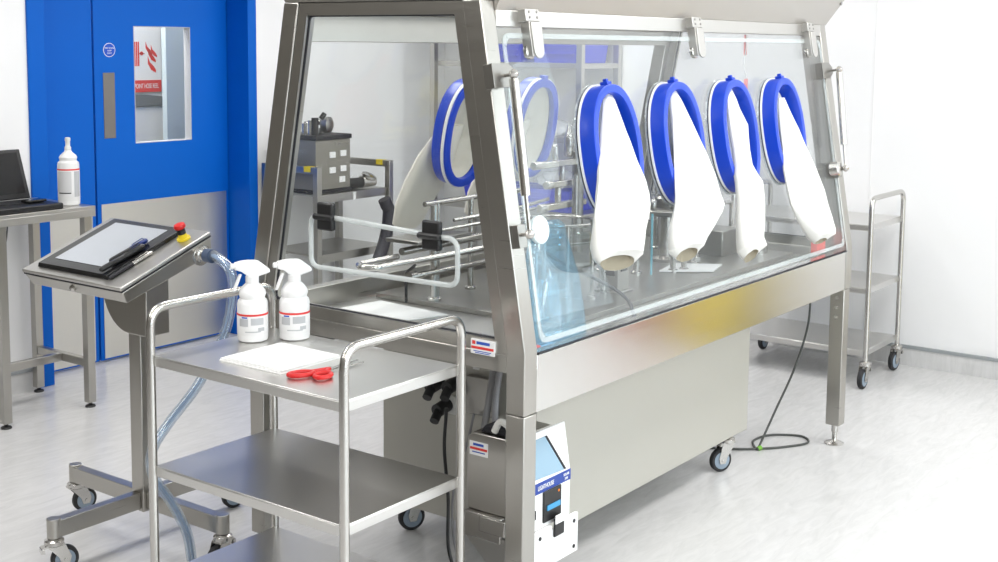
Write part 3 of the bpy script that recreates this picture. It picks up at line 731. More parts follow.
# filling tower behind the first port
post(3.90, 2.53, 1.26, .022, True, 'dark', 'tower'); post(3.84, 2.50, 1.18, .010)
for z, L in ((1.215, .26), (1.14, .18), (1.06, .22)):
    b = BM(); box(b, 3.90-L, 3.94, 2.515, 2.545, z, z+.022); cyl(b, (3.90-L-.03, 2.53, z+.011), (3.90-L+.01, 2.53, z+.011), .015); lathe(b, [(.010, 0), (.012, .01), (.012, .05), (.008, .06)], (3.90-L*.6, 2.53, z+.022)); obj('tower_arm', b, 'polish', fm, bevel=.002)
b = lathe(BM(), [(.012, 0), (.018, .01), (.018, .07), (.012, .09), (.004, .12)], (3.88, 2.56, 1.24)); obj('needle_holder', b, 'polish', fm)
# square pedestal
b = BM(); box(b, 3.66, 3.76, 2.20, 2.30, ZB, .808); box(b, 3.672, 3.748, 2.212, 2.288, .808, .955); obj('pedestal', b, 'panel', fm, bevel=.003)
b = BM(); box(b, 3.668, 3.6735, 2.225, 2.275, .86, .94); box(b, 3.69, 3.73, 2.208, 2.213, .875, .935); obj('pedestal_window', b, 'black', fm)
b = lathe(BM(), [(.07, 0), (.075, .004), (.075, .014), (.04, .02), (.03, .07), (.018, .075), (.018, .13)], (3.71, 2.25, .9552)); obj('pedestal_head', b, 'polish', fm)
# second disc on a column
b = lathe(BM(), [(.06, 0), (.06, .012), (.03, .02), (.03, .19)], (4.38, 2.42, ZB)); obj('disc_column', b, 'polish', fm)
b = lathe(BM(), [(.135, 0), (.14, .004), (.14, .018), (.135, .022), (.05, .024), (.05, .06), (.035, .07), (.035, .14), (.02, .15)], (4.38, 2.42, .992), seg=40); obj('star_disc', b, 'dark', fm)
for a in range(8):
    x, y = 4.38+math.cos(a*PI/4)*.105, 2.42+math.sin(a*PI/4)*.105
    obj('clamp', lathe(BM(), [(.012, 0), (.014, .003), (.014, .03), (.006, .04)], (x, y, 1.0175), seg=14), 'polish', fm)
for x, y, z in ((4.17, 2.27, 1.02), (4.22, 2.25, .98), (4.05, 2.36, 1.10), (4.38, 2.30, 1.03), (4.12, 2.5, 1.18), (4.55, 2.5, 1.25), (4.62, 2.6, 1.20)): post(x, y, z, .011)
b = BM(); box(b, 4.06, 4.066, 2.30, 2.306, ZB, 1.03); obj('thin_cyan_bar', b, mat('cyan_bar', srgb(120, 200, 220), .2), fm)  # thin upright bar in plain pale cyan
b = BM(); prism(b, [(4.12, 2.30, .803), (4.25, 2.14, .803), (4.40, 2.18, .803), (4.30, 2.34, .803)], (0, 0, .006)); obj('white_plate', b, 'white', fm)
# dark box, bent pipes, acrylic shelves on the right
b = BM(); box(b, 4.60, 4.76, 2.28, 2.45, ZB, .905); obj('motor_box', b, 'dark', fm, bevel=.004)
b = tube(BM(), fillet([(4.78, 2.50, ZB), (4.78, 2.50, 1.13), (4.66, 2.50, 1.13), (4.66, 2.50, .96)], .04), .013); obj('bent_pipe', b, 'polish', fm)
b = tube(BM(), fillet([(4.84, 2.36, ZB), (4.84, 2.36, 1.0), (4.76, 2.36, 1.0)], .03), .009); obj('bent_pipe', b, 'polish', fm)
for z in (.965, 1.03):
    b = BM(); box(b, 4.56, 4.88, 2.44, 2.62, z, z+.008); obj('clear_shelf', b, 'acryl', fm)
for x, y in ((4.58, 2.46), (4.86, 2.46), (4.58, 2.60), (4.86, 2.60)): post(x, y, 1.05, .006, False)
b = lathe(BM(), [(.045, 0), (.045, .05), (.03, .055), (.03, .10)], (4.80, 2.22, ZB)); obj('small_head', b, 'polish', fm)
obj('power_lead', tube(BM(), spline([(3.45, 2.45, 1.0), (3.47, 2.32, .93), (3.55, 2.17, .85), (3.57, 2.11, .807), (3.50, 2.05, .790), (3.42, 1.99, .788)]), .006), mat('grey_lead', (.08, .085, .10, 1), .5), fm)

# loose things inside
b = BM(); n = 24; rings = []
for i, (z, w, dp) in enumerate(((.7825, .12, .065), (.80, .13, .072), (.88, .122, .07), (.97, .105, .066), (1.06, .085, .05), (1.12, .075, .03), (1.135, .06, .012))):
    ring = []
    for q in range(n):
        a = 2*PI*q/n; f = 1+.16*noise.noise(V((math.cos(a)*2, math.sin(a)*2, z*14)))
        ring.append((2.985+.12*(z-.78)+w*math.cos(a)*f, 2.005+.18*(z-.78)+dp*math.sin(a)*f, z))
    rings.append(ring)
loft(b, rings); tag(obj('plastic_bag', b, 'bag'), 'translucent blue plastic bag standing in front left corner of the isolator', 'bag')
t = thing('sample_clip', (2.88, 1.91, .783), 'red and pale blue plastic clip lying by blue bag inside isolator', 'clip')
obj('red_jaw', box(BM(), 2.785, 2.815, 1.938, 1.958, .783, .823), 'red', t, bevel=.004); obj('blue_body', box(BM(), 2.8155, 2.895, 1.938, 1.958, .783, .815), mat('sky_blue_plastic', srgb(110, 180, 225), .4), t, bevel=.005)
tag(obj('wipe_sheet', prism(BM(), [(2.78, 2.60, .7825), (3.10, 2.50, .7825), (3.13, 2.82, .7825), (2.80, 2.86, .7825)], (0, 0, .0015)), 'paper'), 'flat white wipe sheet spread on isolator tray near left end', 'sheet')
t = thing('red_clip', (4.86, 1.985, .783), 'small red plastic clamp inside isolator at lower right corner of front pane', 'clamp')
obj('jaw', box(BM(), 4.80, 4.885, 1.955, 1.985, .8205, .878), mat('coral_red', srgb(235, 75, 65), .35), t, bevel=.004)
obj('frame', box(BM(), 4.79, 4.895, 1.950, 1.99, .7825, .820), 'dark', t, bevel=.002)
# red and white tag on a string hanging inside from the top rail
t = thing('hanging_tag', (4.62, 2.21, 1.745), 'red tags on white string hanging inside isolator above third glove port', 'tag')
obj('string', tube(BM(), spline([(4.62, 2.21, 1.7445), (4.622, 2.21, 1.66), (4.605, 2.21, 1.58), (4.635, 2.21, 1.53)]), .002, 6), 'white', t)
tm = mat('tag_red', srgb(225, 110, 110), .5)
obj('upper_tag', box(BM(), 4.609, 4.633, 2.2125, 2.2155, 1.62, 1.70), tm, t); obj('lower_tag', box(BM(), 4.62, 4.65, 2.2125, 2.2155, 1.465, 1.525), tm, t)

# ------------------------------------------------------------------ cabinet under the isolator
cb = thing('base_cabinet', (3.77, 2.41, 0), 'grey wheeled steel cabinet standing under the isolator', 'cabinet')
cx0, cx1, cy0, cy1 = 3.03, 4.505, 2.10, 2.72
obj('body', box(BM(), cx0, cx1, cy0, cy1, .137, .765), 'cab', cb, bevel=.004)
for x, y, a in ((4.372, 2.121, PI-.5), (3.12, 2.17, PI), (3.178, 2.685, PI-.5), (4.40, 2.66, PI)): caster(cb, x, y, a, r=.046, h=.1365)
def wallplug(y, z, dz):
    b = BM(); box(b, cx0-.006, cx0-.0003, y-.03, y+.03, z-.03, z+.03)
    o = obj('socket_plate', b, 'offwhite', cb, bevel=.001)
    b = BM(); cyl(b, (cx0-.0065, y, z), (cx0-.06, y, z-.01), .022); cyl(b, (cx0-.05, y, z-.01), (cx0-.085, y-.01, z-.035), .015); obj('plug', b, 'black', cb, parent=o)
wallplug(2.40, .595, 0); wallplug(2.47, .585, 0); wallplug(2.44, .515, 0)
b = BM(); box(b, cx0-.03, cx0-.0005, 2.24, 2.35, .51, .63); obj('junction_box', b, 'dark', cb, bevel=.004)
for y, z in ((2.36, .60), (2.33, .645), (2.26, .65)):
    obj('gland_label', box(BM(), cx0-.003, cx0-.0004, y-.012, y+.012, z, z+.022), 'label', cb)
obj('drain_tube', tube(BM(), spline([(cx0-.02, 2.24, .72), (cx0-.04, 2.245, .60), (cx0-.06, 2.25, .50), (cx0-.08, 2.26, .40), (cx0-.06, 2.30, .30)]), .011), mat('grey_tube', (.30, .30, .31, 1), .4), cb)
obj('drain_tube', tube(BM(), spline([(cx0-.02, 2.21, .72), (cx0-.05, 2.215, .60), (cx0-.05, 2.22, .45)]), .010), mat('grey_tube_b', (.34, .34, .36, 1), .4), cb)

def cable(name, pts, r, m, label, cat='cable'):
    o = obj(name, tube(BM(), spline(pts, 10), r, 8), m); tag(o, label, cat); return o
cable('power_cable', [(2.938, 2.375, .535), (2.935, 2.375, .50), (2.935, 2.38, .40), (2.93, 2.36, .25), (2.92, 2.35, .10), (2.91, 2.30, .012), (2.86, 2.22, .006), (2.84, 2.10, .006)], .0055, 'black', 'black power cable hanging from plugs on end of the grey cabinet')
cable('signal_cable', [(2.98, 2.30, .52), (2.97, 2.32, .42), (2.96, 2.35, .32), (2.95, 2.36, .22), (2.94, 2.34, .10), (2.93, 2.28, .008), (2.90, 2.2, .006)], .004, mat('grey_cable', (.25, .25, .26, 1), .5), 'thin grey cable looping down beside black cable at cabinet end')
t = thing('floor_lead', (4.75, 2.2, 0), 'thin dark lead dropping from isolator to a loop on the floor by right leg', 'cable')
obj('lead', tube(BM(), spline([(4.86, 2.00, .655), (4.86, 2.01, .5), (4.83, 2.05, .32), (4.77, 2.10, .15), (4.695, 2.125, .03), (4.67, 2.13, .005), (4.76, 2.19, .005), (4.88, 2.17, .005), (4.95, 2.06, .005), (4.88, 2.00, .005), (4.76, 2.06, .005), (4.67, 2.135, .006), (4.62, 2.20, .005), (4.56, 2.30, .005), (4.48, 2.42, .005)], 10), .0048, 8), mat('dark_lead', (.06, .065, .06, 1), .5), t)
obj('green_tie', lathe(BM(), [(.009, 0), (.010, .004), (.010, .014), (.009, .018)], (4.672, 2.128, .006), (1, -.6, .4), 12), mat('green_tie', srgb(110, 170, 50), .5), t)

# ------------------------------------------------------------------ pump unit beside the front left leg
pu = thing('instrument_unit', (2.87, 2.04, .165), 'white-fronted instrument with blue band and small screen beside front left isolator leg', 'instrument')
px0, px1, py0, py1 = 2.735, 2.990, 1.95, 2.135
b = BM(); prism(b, [(px0, py0+.028, .335), (px0, py1, .335), (px0, py1, .545), (px0, py1-.02, .560), (px0, py0+.035, .560), (px0, py0+.028, .545)], (.20, 0, 0)); obj('steel_housing', b, 'steel', pu, bevel=.004)
b = BM(); prism(b, [(2.745, py0, .281), (2.745, py0+.027, .281), (2.745, py0+.027, .558), (2.745, py0+.0215, .558), (2.745, py0, .420)], (px1-2.745, 0, 0))
fh = obj('front_housing', b, 'white', pu, bevel=.004)
b = BM(); prism(b, [(2.748, py0+.028, .5605), (2.748, py0+.15, .5605), (2.748, py0+.13, .585), (2.748, py0+.04, .585)], (.055, 0, 0)); obj('top_cover', b, 'gasket', pu, bevel=.005)
sl = V((0, .020, .128)).normalized(); sn = V((0, -.128, .020)).normalized()
def onslope(x, s, off): return V((x, py0, .420))+sl*s+sn*off
b = BM(); q = [onslope(2.765, .014, .0005), onslope(2.955, .006, .0005), onslope(2.88, .121, .0005), onslope(2.765, .121, .0005)]
prism(b, q, sn*.002); obj('display', b, 'lcd', pu, parent=fh)
b = BM(); prism(b, [onslope(2.958, .006, .0005), onslope(2.966, .006, .0005), onslope(2.890, .121, .0005), onslope(2.882, .121, .0005)], sn*.0025); obj('display_edge', b, 'gasket', pu, parent=fh)
bandp = obj('blue_band', box(BM(), 2.746, px1+.0005, py0-.0015, py0+.0005, .388, .420), 'band', pu, parent=fh)
obj('band_lettering', join(text_bm('LIGHTHOUSE', .0185, (2.822, py0-.0022, .398), (1, 0, 0), (0, 0, 1), sx=.72), text_bm('SOLAIR', .011, (2.952, py0-.0022, .406), (1, 0, 0), (0, 0, 1), sx=.8), text_bm('3100', .010, (2.958, py0-.0022, .394), (1, 0, 0), (0, 0, 1), sx=.8)), 'label', pu, parent=fh)
b = BM(); box(b, 2.848, 2.938, py0-.006, py0-.0002, .296, .388); pp = obj('printer', b, 'black', pu, bevel=.003, parent=fh)
b = BM(); box(b, 2.862, 2.928, py0-.009, py0-.0062, .330, .345); obj('printer_slot', b, mat('blue_slot', srgb(60, 150, 200), .3), pu, parent=fh)
b = BM(); box(b, 2.918, 2.924, py0-.008, py0-.0062, .372, .378); obj('indicator', b, mat('orange_lamp', srgb(240, 130, 40), .3), pu, parent=fh)
b = BM(); box(b, 2.792, 2.812, py0-.005, py0-.0002, .318, .345); obj('power_switch', b, 'black', pu, bevel=.002, parent=fh)
b = BM(); prism(b, [(2.765, py0-.012, .165), (3.018, py0-.012, .165), (3.018, py0-.012, .283), (2.935, py0-.012, .283), (2.93, py0-.012, .268), (2.885, py0-.012, .268), (2.88, py0-.012, .283), (2.765, py0-.012, .283)], (0, .011, 0))
mp_ = obj('mount_plate', b, 'white', pu, bevel=.002)
b = BM()
for x, z in ((2.82, .262), (2.995, .262), (2.995, .185), (2.82, .185)): cyl(b, (x, py0-.0125, z), (x, py0-.0145, z), .006, seg=12)
obj('plate_screws', b, 'black', pu, parent=mp_)
b = BM(); box(b, 2.886, 2.936, py0-.019, py0-.0125, .246, .300); lt = obj('latch', b, 'black', pu, bevel=.003)
b = BM(); box(b, 2.884, 2.938, py0-.024, py0-.0195, .286, .312); obj('latch_tab', b, 'white', pu, parent=lt, bevel=.002)
b = BM(); tube(b, fillet([(2.738, 1.99, .553), (2.735, 1.985, .60), (2.735, 2.02, .612), (2.738, 2.04, .575)], .02), .010, 12); obj('carry_handle', b, 'offwhite', pu)
b = BM(); box(b, px0-.022, px0-.0005, 1.985, 2.075, .285, .330); box(b, px0-.02, px0+.10, 2.0, 2.13, .262, .3345); obj('side_bracket', b, 'polish', pu, bevel=.003)
b = BM(); prism(b, [(px0-.01, 2.15, .275), (px0-.01, 1.97, .12), (px0-.01, 1.97, .275)], (.012, 0, 0)); obj('gusset', b, 'panel', pu)
b = BM(); box(b, px0-.0012, px0-.0002, 2.06, 2.125, .495, .535); st = obj('sticker', b, 'label', pu, label='white sticker with red bar on steel side')
b = BM(); box(b, px0-.0018, px0-.0011, 2.062, 2.123, .511, .518); obj('sticker_bar', b, 'labelred', pu, parent=st)
b = BM(); box(b, px0-.0018, px0-.0011, 2.075, 2.112, .523, .530); box(b, px0-.0018, px0-.0011, 2.07, 2.115, .503, .506); obj('sticker_print', b, 'labelblue', pu, parent=st)

# ------------------------------------------------------------------ control console on a pedestal
cs = thing('control_console', (2.545, 3.345, 0), 'stainless control console with touch screen on wheeled pedestal left of trolley', 'console')
ccx, ccy = 2.545, 3.345
obj('column', box(BM(), ccx-.03, ccx+.03, ccy-.03, ccy+.03, .105, .7045), 'steel', cs, bevel=.004)
def arm(dx, dy, L):
    d = V((dx, dy, 0)); s = V((-dy, dx, 0)); b = BM()
    obox(b, V((ccx, ccy, .1425))+d*(.031+(L-.031)/2), d, s, V((0, 0, 1)), L-.031, .036, .055)
    e = V((ccx, ccy, 0))+d*L; cyl(b, e+V((0, 0, .114)), e+V((0, 0, .176)), .0215, seg=24)
    obj('base_arm', b, 'steel', cs, bevel=.002)
    return e
ends = [arm(-1, 0, .345), arm(0, 1, .385), arm(0, -1, .385), arm(1, 0, .345)]
for e, a in zip(ends, (-.4, -.2, 3.3, -.3)): caster(cs, e.x, e.y, a, r=.042, h=.114, brake=(e is ends[0] or e is ends[2]))
# tilted head
f0 = V((2.285, 0, .918)); b0 = V((2.632, 0, 1.050)); hd = (b0-f0); HL = hd.length; hd.normalize(); hn = V((-hd.z, 0, hd.x)); Y = V((0, 1, 0))
yA, yB_ = 3.10, 3.61
def hp(s, y, off=0.): return f0+hd*s+Y*y+hn*off
b = BM(); quadprism(b, [hp(0, yA, -.012), hp(HL, yA, -.012), hp(HL, yB_, -.012), hp(0, yB_, -.012)], [hp(0, yA), hp(HL, yA), hp(HL, yB_), hp(0, yB_)])
lid = obj('console_lid', b, 'panel', cs, bevel=.003)
b = BM(); quadprism(b, [hp(.012, yA+.012, -.060), hp(HL-.012, yA+.012, -.078), hp(HL-.012, yB_-.012, -.078), hp(.012, yB_-.012, -.060)], [hp(.003, yA+.003, -.018), hp(HL-.003, yA+.003, -.018), hp(HL-.003, yB_-.003, -.018), hp(.003, yB_-.003, -.018)])
body = obj('console_body', b, 'steel', cs, bevel=.003)
b = BM(); quadprism(b, [hp(.002, yA+.002, -.0178), hp(HL-.002, yA+.002, -.0178), hp(HL-.002, yB_-.002, -.0178), hp(.002, yB_-.002, -.0178)], [hp(.002, yA+.002, -.0122), hp(HL-.002, yA+.002, -.0122), hp(HL-.002, yB_-.002, -.0122), hp(.002, yB_-.002, -.0122)]); obj('lid_seal', b, 'gasket', cs)
b = BM(); pc = hp(.0085, 3.36, -.038); lathe(b, [(.010, 0), (.011, .002), (.011, .010), (.007, .013)], pc, (-1, 0, -.3), 18); lk = obj('cam_lock', b, 'polish', cs)
# screen unit
b = BM(); quadprism(b, [hp(.028, yA+.095, .0003), hp(HL-.02, yA+.095, .0003), hp(HL-.02, yB_-.05, .0003), hp(.028, yB_-.05, .0003)], [hp(.033, yA+.10, .014), hp(HL-.025, yA+.10, .014), hp(HL-.025, yB_-.055, .014), hp(.033, yB_-.055, .014)])
bez = obj('touch_screen', b, 'blackgl', cs, bevel=.002)
b = BM(); quadprism(b, [hp(.070, yA+.145, .0142), hp(HL-.05, yA+.145, .0142), hp(HL-.05, yB_-.095, .0142), hp(.070, yB_-.095, .0142)], [hp(.070, yA+.145, .0152), hp(HL-.05, yA+.145, .0152), hp(HL-.05, yB_-.095, .0152), hp(.070, yB_-.095, .0152)])
obj('screen_glass', b, 'screen', cs, parent=bez)
# emergency stop
ec = hp(HL-.065, yA+.055, 0)
es = obj('emergency_stop', lathe(BM(), [(.022, .0003), (.022, .006), (.014, .008), (.0135, .020)], ec, hn, 26), 'yellow', cs)
obj('stop_collar', lathe(BM(), [(.0135, 0), (.0135, .016)], ec+hn*.0205, hn, 22), 'black', cs, parent=es)
obj('stop_button', lathe(BM(), [(.012, 0), (.018, .004), (.0195, .009), (.017, .016), (.009, .019)], ec+hn*.037, hn, 26), 'red', cs, parent=es)
# swivel bracket
poly = [(ccy-.085, .985), (ccy-.085, .705), (ccy+.005, .705)]+[(ccy+.005+.14*math.sin(a), .705+.16*(1-math.cos(a))) for a in [PI/2*i/10 for i in range(1, 11)]]+[(ccy+.145, .985)]
b = BM(); lo = [V((2.500, p[0], p[1])) for p in poly]; hi = [V((2.592, p[0], p[1])) for p in poly]
for q in lo:
    if q.z > .95: q.z = .928
for q in hi:
    if q.z > .95: q.z = .950
quadprism(b, lo, hi); obj('swivel_bracket', b, 'steel', cs, bevel=.003)
# side flange for the hose (on the -y side)
fc = hp(HL-.055, yA+.013, -.055)
b = lathe(BM(), [(.036, 0), (.036, .006), (.027, .008), (.027, .020), (.022, .022), (.020, .032)], fc, (0, -1, 0), 28); fl = obj('hose_flange', b, 'polish', cs)
b = BM(); hs = fc-Y*.030
def px_y(px, py, y):
    d = px_ray(px, py); return V((0, 0, H))+d*(y/d.y)
pts = [hs, hs-Y*.03+V((.003, 0, .003)), V((2.602, 2.975, .945)), V((2.610, 2.975, .86)), V((2.578, 2.98, .74)), V((2.49, 3.0, .598)), V((2.41, 3.04, .49)), V((2.352, 3.05, .415)), V((2.352, 3.05, .335)), V((2.42, 3.05, .228)), V((2.468, 3.04, .12)), V((2.478, 3.03, .03))]
hose = obj('clear_hose', tube(b, spline(pts, 12), .016, 18), 'hose', cs, label='clear plastic hose')
b = BM()
for k in range(4):
    a = k*PI/2; tube(b, spline([p+V((math.cos(a)*.0065, math.sin(a)*.0065, 0)) for p in pts], 12), .0035, 8)
obj('hose_cables', b, mat('pale_blue_cable', srgb(150, 175, 205), .4), cs, parent=hose)
obj('hose_socket', lathe(BM(), [(.022, 0), (.022, .028)], hs-Y*.001, (0, -1, 0), 20), mat('blue_grey_socket', srgb(70, 85, 110), .4), cs, parent=fl)
# pens lying on the console
def pen(p, q, r, body, capm, label, nm='pen'):
    p = V(p); q = V(q); d = (q-p).normalized(); L = (q-p).length
    t = thing(nm, tuple(p), label, 'pen')
    obj('barrel', lathe(BM(), [(r*.5, 0), (r*.9, .004), (r, .012), (r, L*.55), (r*.9, L*.56)], p, d, 16), body, t)
    obj('cap', lathe(BM(), [(r*1.05, L*.55), (r*1.12, L*.56), (r*1.1, L*.97), (r*.8, L)], p, d, 16), capm, t)
    u, w, _ = basis(d); obj('clip', tube(BM(), [p+d*L*.93+hn*r*1.2, p+d*L*.90+hn*r*1.8, p+d*L*.62+hn*r*1.5], r*.22, 6), capm, t)
pen(hp(.035, yA+.128, .026), hp(.20, yA+.117, .0255), .009, 'black', 'black', 'thick black marker pen lying along screen edge on console', 'marker_pen')
pen(hp(.09, yA+.1505, .026), hp(.235, yA+.1435, .0245), .0075, 'black', mat('bluish_reflection_cap', (.012, .03, .16, 1), .35), 'black pen, cap tinted with a bluish reflection, beside the marker on console screen', 'marker_pen')  # navy on the cap paints in a bluish reflection
pen(hp(.03, yA+.088, .0065), hp(.20, yA+.085, .0065), .0055, 'gasket', 'polish', 'slim silver and black pen lying on bare metal of console')

# ------------------------------------------------------------------ side table with laptop at the left
tb_ = thing('side_table', (3.14, 5.0, 0), 'small stainless square-leg table holding laptop left of the blue door', 'table')
tx0, tx1, ty0, ty1 = 2.905, 3.392, 4.765, 5.225
b = BM(); box(b, tx0, tx1, ty0, ty1, .905, .920); box(b, tx0, tx1, ty0, ty0+.003, .872, .905); box(b, tx0, tx1, ty1-.003, ty1, .872, .905); box(b, tx1-.003, tx1, ty0+.003, ty1-.003, .872, .905); box(b, tx0, tx0+.003, ty0+.003, ty1-.003, .872, .905)
obj('table_top', b, 'panel', tb_, bevel=.002)
for x in (tx0+.035, tx1-.032):
    for y in (ty0+.03, ty1-.03):
        l = obj('leg', box(BM(), x-.019, x+.019, y-.019, y+.019, .022, .9045), 'steel', tb_, bevel=.002)
        obj('foot', lathe(BM(), [(.022, 0), (.024, .003), (.02, .009), (.008, .013), (.008, .0225)], (x, y, 0), seg=18), 'black', tb_, parent=l)
ym = (ty0+ty1)/2
for x in (tx0+.035, tx1-.032): obj('side_stretcher', box(BM(), x-.015, x+.015, ty0+.0495, ty1-.0495, .185, .222), 'steel', tb_, bevel=.002)
obj('cross_stretcher', box(BM(), tx0+.0505, tx1-.0475, ym-.015, ym+.015, .185, .222), 'steel', tb_, bevel=.002)
lp = thing('laptop', (3.05, 4.9, .92), 'open black laptop with dark screen standing on side table', 'laptop')
lx0, lx1, ly0, ly1 = 2.86, 3.235, 4.772, 5.02
obj('base', box(BM(), lx0, lx1, ly0, ly1, .9205, .947), 'black', lp, bevel=.006)
b = BM()
for i in range(14):
    for j in range(5): box(b, lx0+.03+i*.0225, lx0+.049+i*.0225, ly0+.10+j*.024, ly0+.12+j*.024, .9471, .9495)
obj('keyboard', b, mat('key_black', (.03, .03, .032, 1), .5), lp)
b = BM(); sdir = V((0, .36, 1)).normalized(); snn = V((0, -1, .36)).normalized(); sc0 = V(((lx0+lx1)/2, ly1-.012, .950))
obox(b, sc0+sdir*.114, X, snn, sdir, lx1-lx0-.022, .010, .228); sl_ = obj('screen_lid', b, 'black', lp, bevel=.004)
b = BM(); obox(b, sc0+sdir*.118+snn*.0056, X, snn, sdir, lx1-lx0-.06, .0008, .188); obj('display', b, 'blackgl', lp, parent=sl_)
t = thing('wireless_mouse', (3.17, 4.87, .9475), 'flat black phone-sized handset lying on right side of laptop', 'handset')
obj('body', prism(BM(), [(3.11, 4.84, .9498), (3.205, 4.85, .9498), (3.20, 4.905, .9498), (3.105, 4.895, .9498)], (0, 0, .012)), 'blackgl', t, bevel=.004)
t.name = 'handset'
sb = thing('cleaner_bottle', (3.325, 4.87, .92), 'tall white bottle with red striped label standing on side table beside laptop', 'bottle')
c = V((3.33, 4.87, .9203))
obj('bottle', lathe(BM(), [(.040, 0), (.046, .004), (.047, .012), (.047, .180), (.045, .192), (.036, .200), (.037, .206), (.039, .214), (.034, .224), (.018, .238), (.014, .245)], c, seg=34), 'white', sb)
lb = obj('wrap_label', lathe(BM(), [(.0472, 0), (.0476, .001), (.0476, .143), (.0472, .144)], c+V((0, 0, .022)), seg=34), 'label', sb)
obj('red_stripe', lathe(BM(), [(.0475, 0), (.0480, .0005), (.0480, .0065), (.0475, .007)], c+V((0, 0, .158)), seg=34), 'labelred', sb, parent=lb)
def bpatch(a0, a1, z0, z1, m):
    f = math.atan2(-4.87, -3.33); b = BM(); n = 8
    P = [b.verts.new(c+V((math.cos(f+a0+(a1-a0)*i/n)*.0481, math.sin(f+a0+(a1-a0)*i/n)*.0481, z0))) for i in range(n+1)]
    Q = [b.verts.new(c+V((math.cos(f+a0+(a1-a0)*i/n)*.0481, math.sin(f+a0+(a1-a0)*i/n)*.0481, z1))) for i in range(n+1)]
    for i in range(n): b.faces.new((P[i], P[i+1], Q[i+1], Q[i]))
    obj('print_block', b, m, sb, parent=lb)
bpatch(-1.2, .25, .062, .154, mat('fine_print', (.66, .66, .67, 1), .6)); bpatch(.5, 1.2, .04, .154, 'labelgrey'); bpatch(-1.0, .2, .055, .060, 'gasket')
obj('nozzle', lathe(BM(), [(.014, 0), (.014, .014), (.010, .020), (.010, .040), (.012, .044), (.012, .055), (.008, .058)], c+V((0, 0, .2455)), seg=20), 'offwhite', sb)
cable('table_lead', [(3.20, 5.15, .87), (3.195, 5.16, .75), (3.17, 5.17, .62), (3.12, 5.18, .5), (3.06, 5.19, .40), (3.04, 5.20, .3), (3.10, 5.20, .22), (3.15, 5.20, .12), (3.12, 5.19, .02), (3.02, 5.17, .005), (2.9, 5.15, .005)], .003, 'black', 'thin black lead hanging behind the side table down to the floor')

# ------------------------------------------------------------------ rack of blue bins along the right wall
rk = thing('wire_rack', (6.2, 4.4, 0), 'pale steel shelving rack along right wall behind the isolator', 'rack')
rx0, rx1, ry0, ry1 = 6.02, 6.42, 3.90, 4.98
for x in (rx0, rx1):
    for y in (ry0, ry1): obj('upright', box(BM(), x-.018, x+.018, y-.018, y+.018, 0, 1.95), 'panel', rk)
for z in (.25, .68, 1.12, 1.55, 1.90):
    b = BM(); box(b, rx0+.019, rx1-.019, ry0-.016, ry1+.016, z-.03, z); obj('rack_shelf', b, 'panel', rk, bevel=.002)
def storage_bin(x, y, z, lx, ly, h, label, n=0):
    t = thing('storage_bin', (x, y, z), label, 'bin', 'blue bins on the rack')
    b = BM(); wl = .006
    O0 = [(x-lx/2*.9, y-ly/2*.9, z+.001), (x+lx/2*.9, y-ly/2*.9, z+.001), (x+lx/2*.9, y+ly/2*.9, z+.001), (x-lx/2*.9, y+ly/2*.9, z+.001)]
    O1 = [(x-lx/2, y-ly/2, z+h), (x+lx/2, y-ly/2, z+h), (x+lx/2, y+ly/2, z+h), (x-lx/2, y+ly/2, z+h)]
    f = 1-wl*2/lx
    I1 = [(x+(p[0]-x)*f, y+(p[1]-y)*f, z+h) for p in O1]; I0 = [(x+(p[0]-x)*f, y+(p[1]-y)*f, z+.007) for p in O0]
    loft(b, [O0, O1, I1, I0]); obj('bin_body', b, 'bin', t)
    b = BM()
    for k in range(3): box(b, x-lx/2-.002, x-lx/2*.93, y-ly/2*.8, y+ly/2*.8, z+h*(.3+.25*k), z+h*(.3+.25*k)+.006)
    obj('bin_rib', b, 'bin', t)
    return t
storage_bin(6.2, 4.09, 1.55, .34, .33, .17, 'blue plastic bin high on rack shelf, nearer the camera')
storage_bin(6.2, 4.45, 1.55, .34, .24, .13, 'blue plastic bin high on rack shelf, farther one')
storage_bin(6.2, 4.15, .68, .34, .36, .13, 'blue plastic bin low on rack, nearer one behind isolator')
storage_bin(6.2, 4.57, .68, .34, .36, .12, 'blue plastic bin low on rack, farther one behind isolator')
def film_bag(x, y, z, s, label):
    b = BM(); bmesh.ops.create_icosphere(b, subdivisions=3, radius=1)
    for v in b.verts:
        f = 1+.28*noise.noise(v.co*2.1+V((x*9, y*7, 0))); v.co = V((x, y, z))+V((v.co.x*.12*f, v.co.y*.14*f, max(-.035, v.co.z*.06*f)))*s
    tag(obj('bag', b, 'film'), label, 'bag')
film_bag(6.2, 4.15, .85, 1., 'clear plastic bag bulging from nearer low blue bin')
film_bag(6.2, 4.22, 1.157, 1., 'clear plastic bag lying on middle rack shelf')

# ------------------------------------------------------------------ square tube trolley with steel box behind the isolator
bt = thing('equipment_trolley', (5.12, 5.0, 0), 'square-tube stainless trolley with yellow tags carrying a steel box behind isolator', 'trolley')
ex0, ex1, ey0, ey1 = 4.82, 5.40, 4.80, 5.20
ZR = .985
for x in (ex0, ex1):
    for y in (ey0, ey1): obj('leg', box(BM(), x-.0175, x+.0175, y-.0175, y+.0175, .127, ZR), 'steel', bt, bevel=.002)
    obj('end_rail', box(BM(), x-.017, x+.017, ey0+.0178, ey1-.0178, ZR-.038, ZR), 'steel', bt, bevel=.002)
    obj('yellow_tag', box(BM(), x-.0186, x+.0186, ey0+.035, ey0+.085, ZR-.028, ZR+.0012), 'yellow', bt)
for z in (.83, .50):
    b = BM(); box(b, ex0-.017, ex1+.017, ey0+.002, ey0+.018, z-.045, z); box(b, ex0+.018, ex1-.018, ey0+.018, ey1-.018, z-.012, z-.001); box(b, ex0-.017, ex1+.017, ey1-.018, ey1-.002, z-.045, z)
    obj('shelf', b, 'steel', bt)
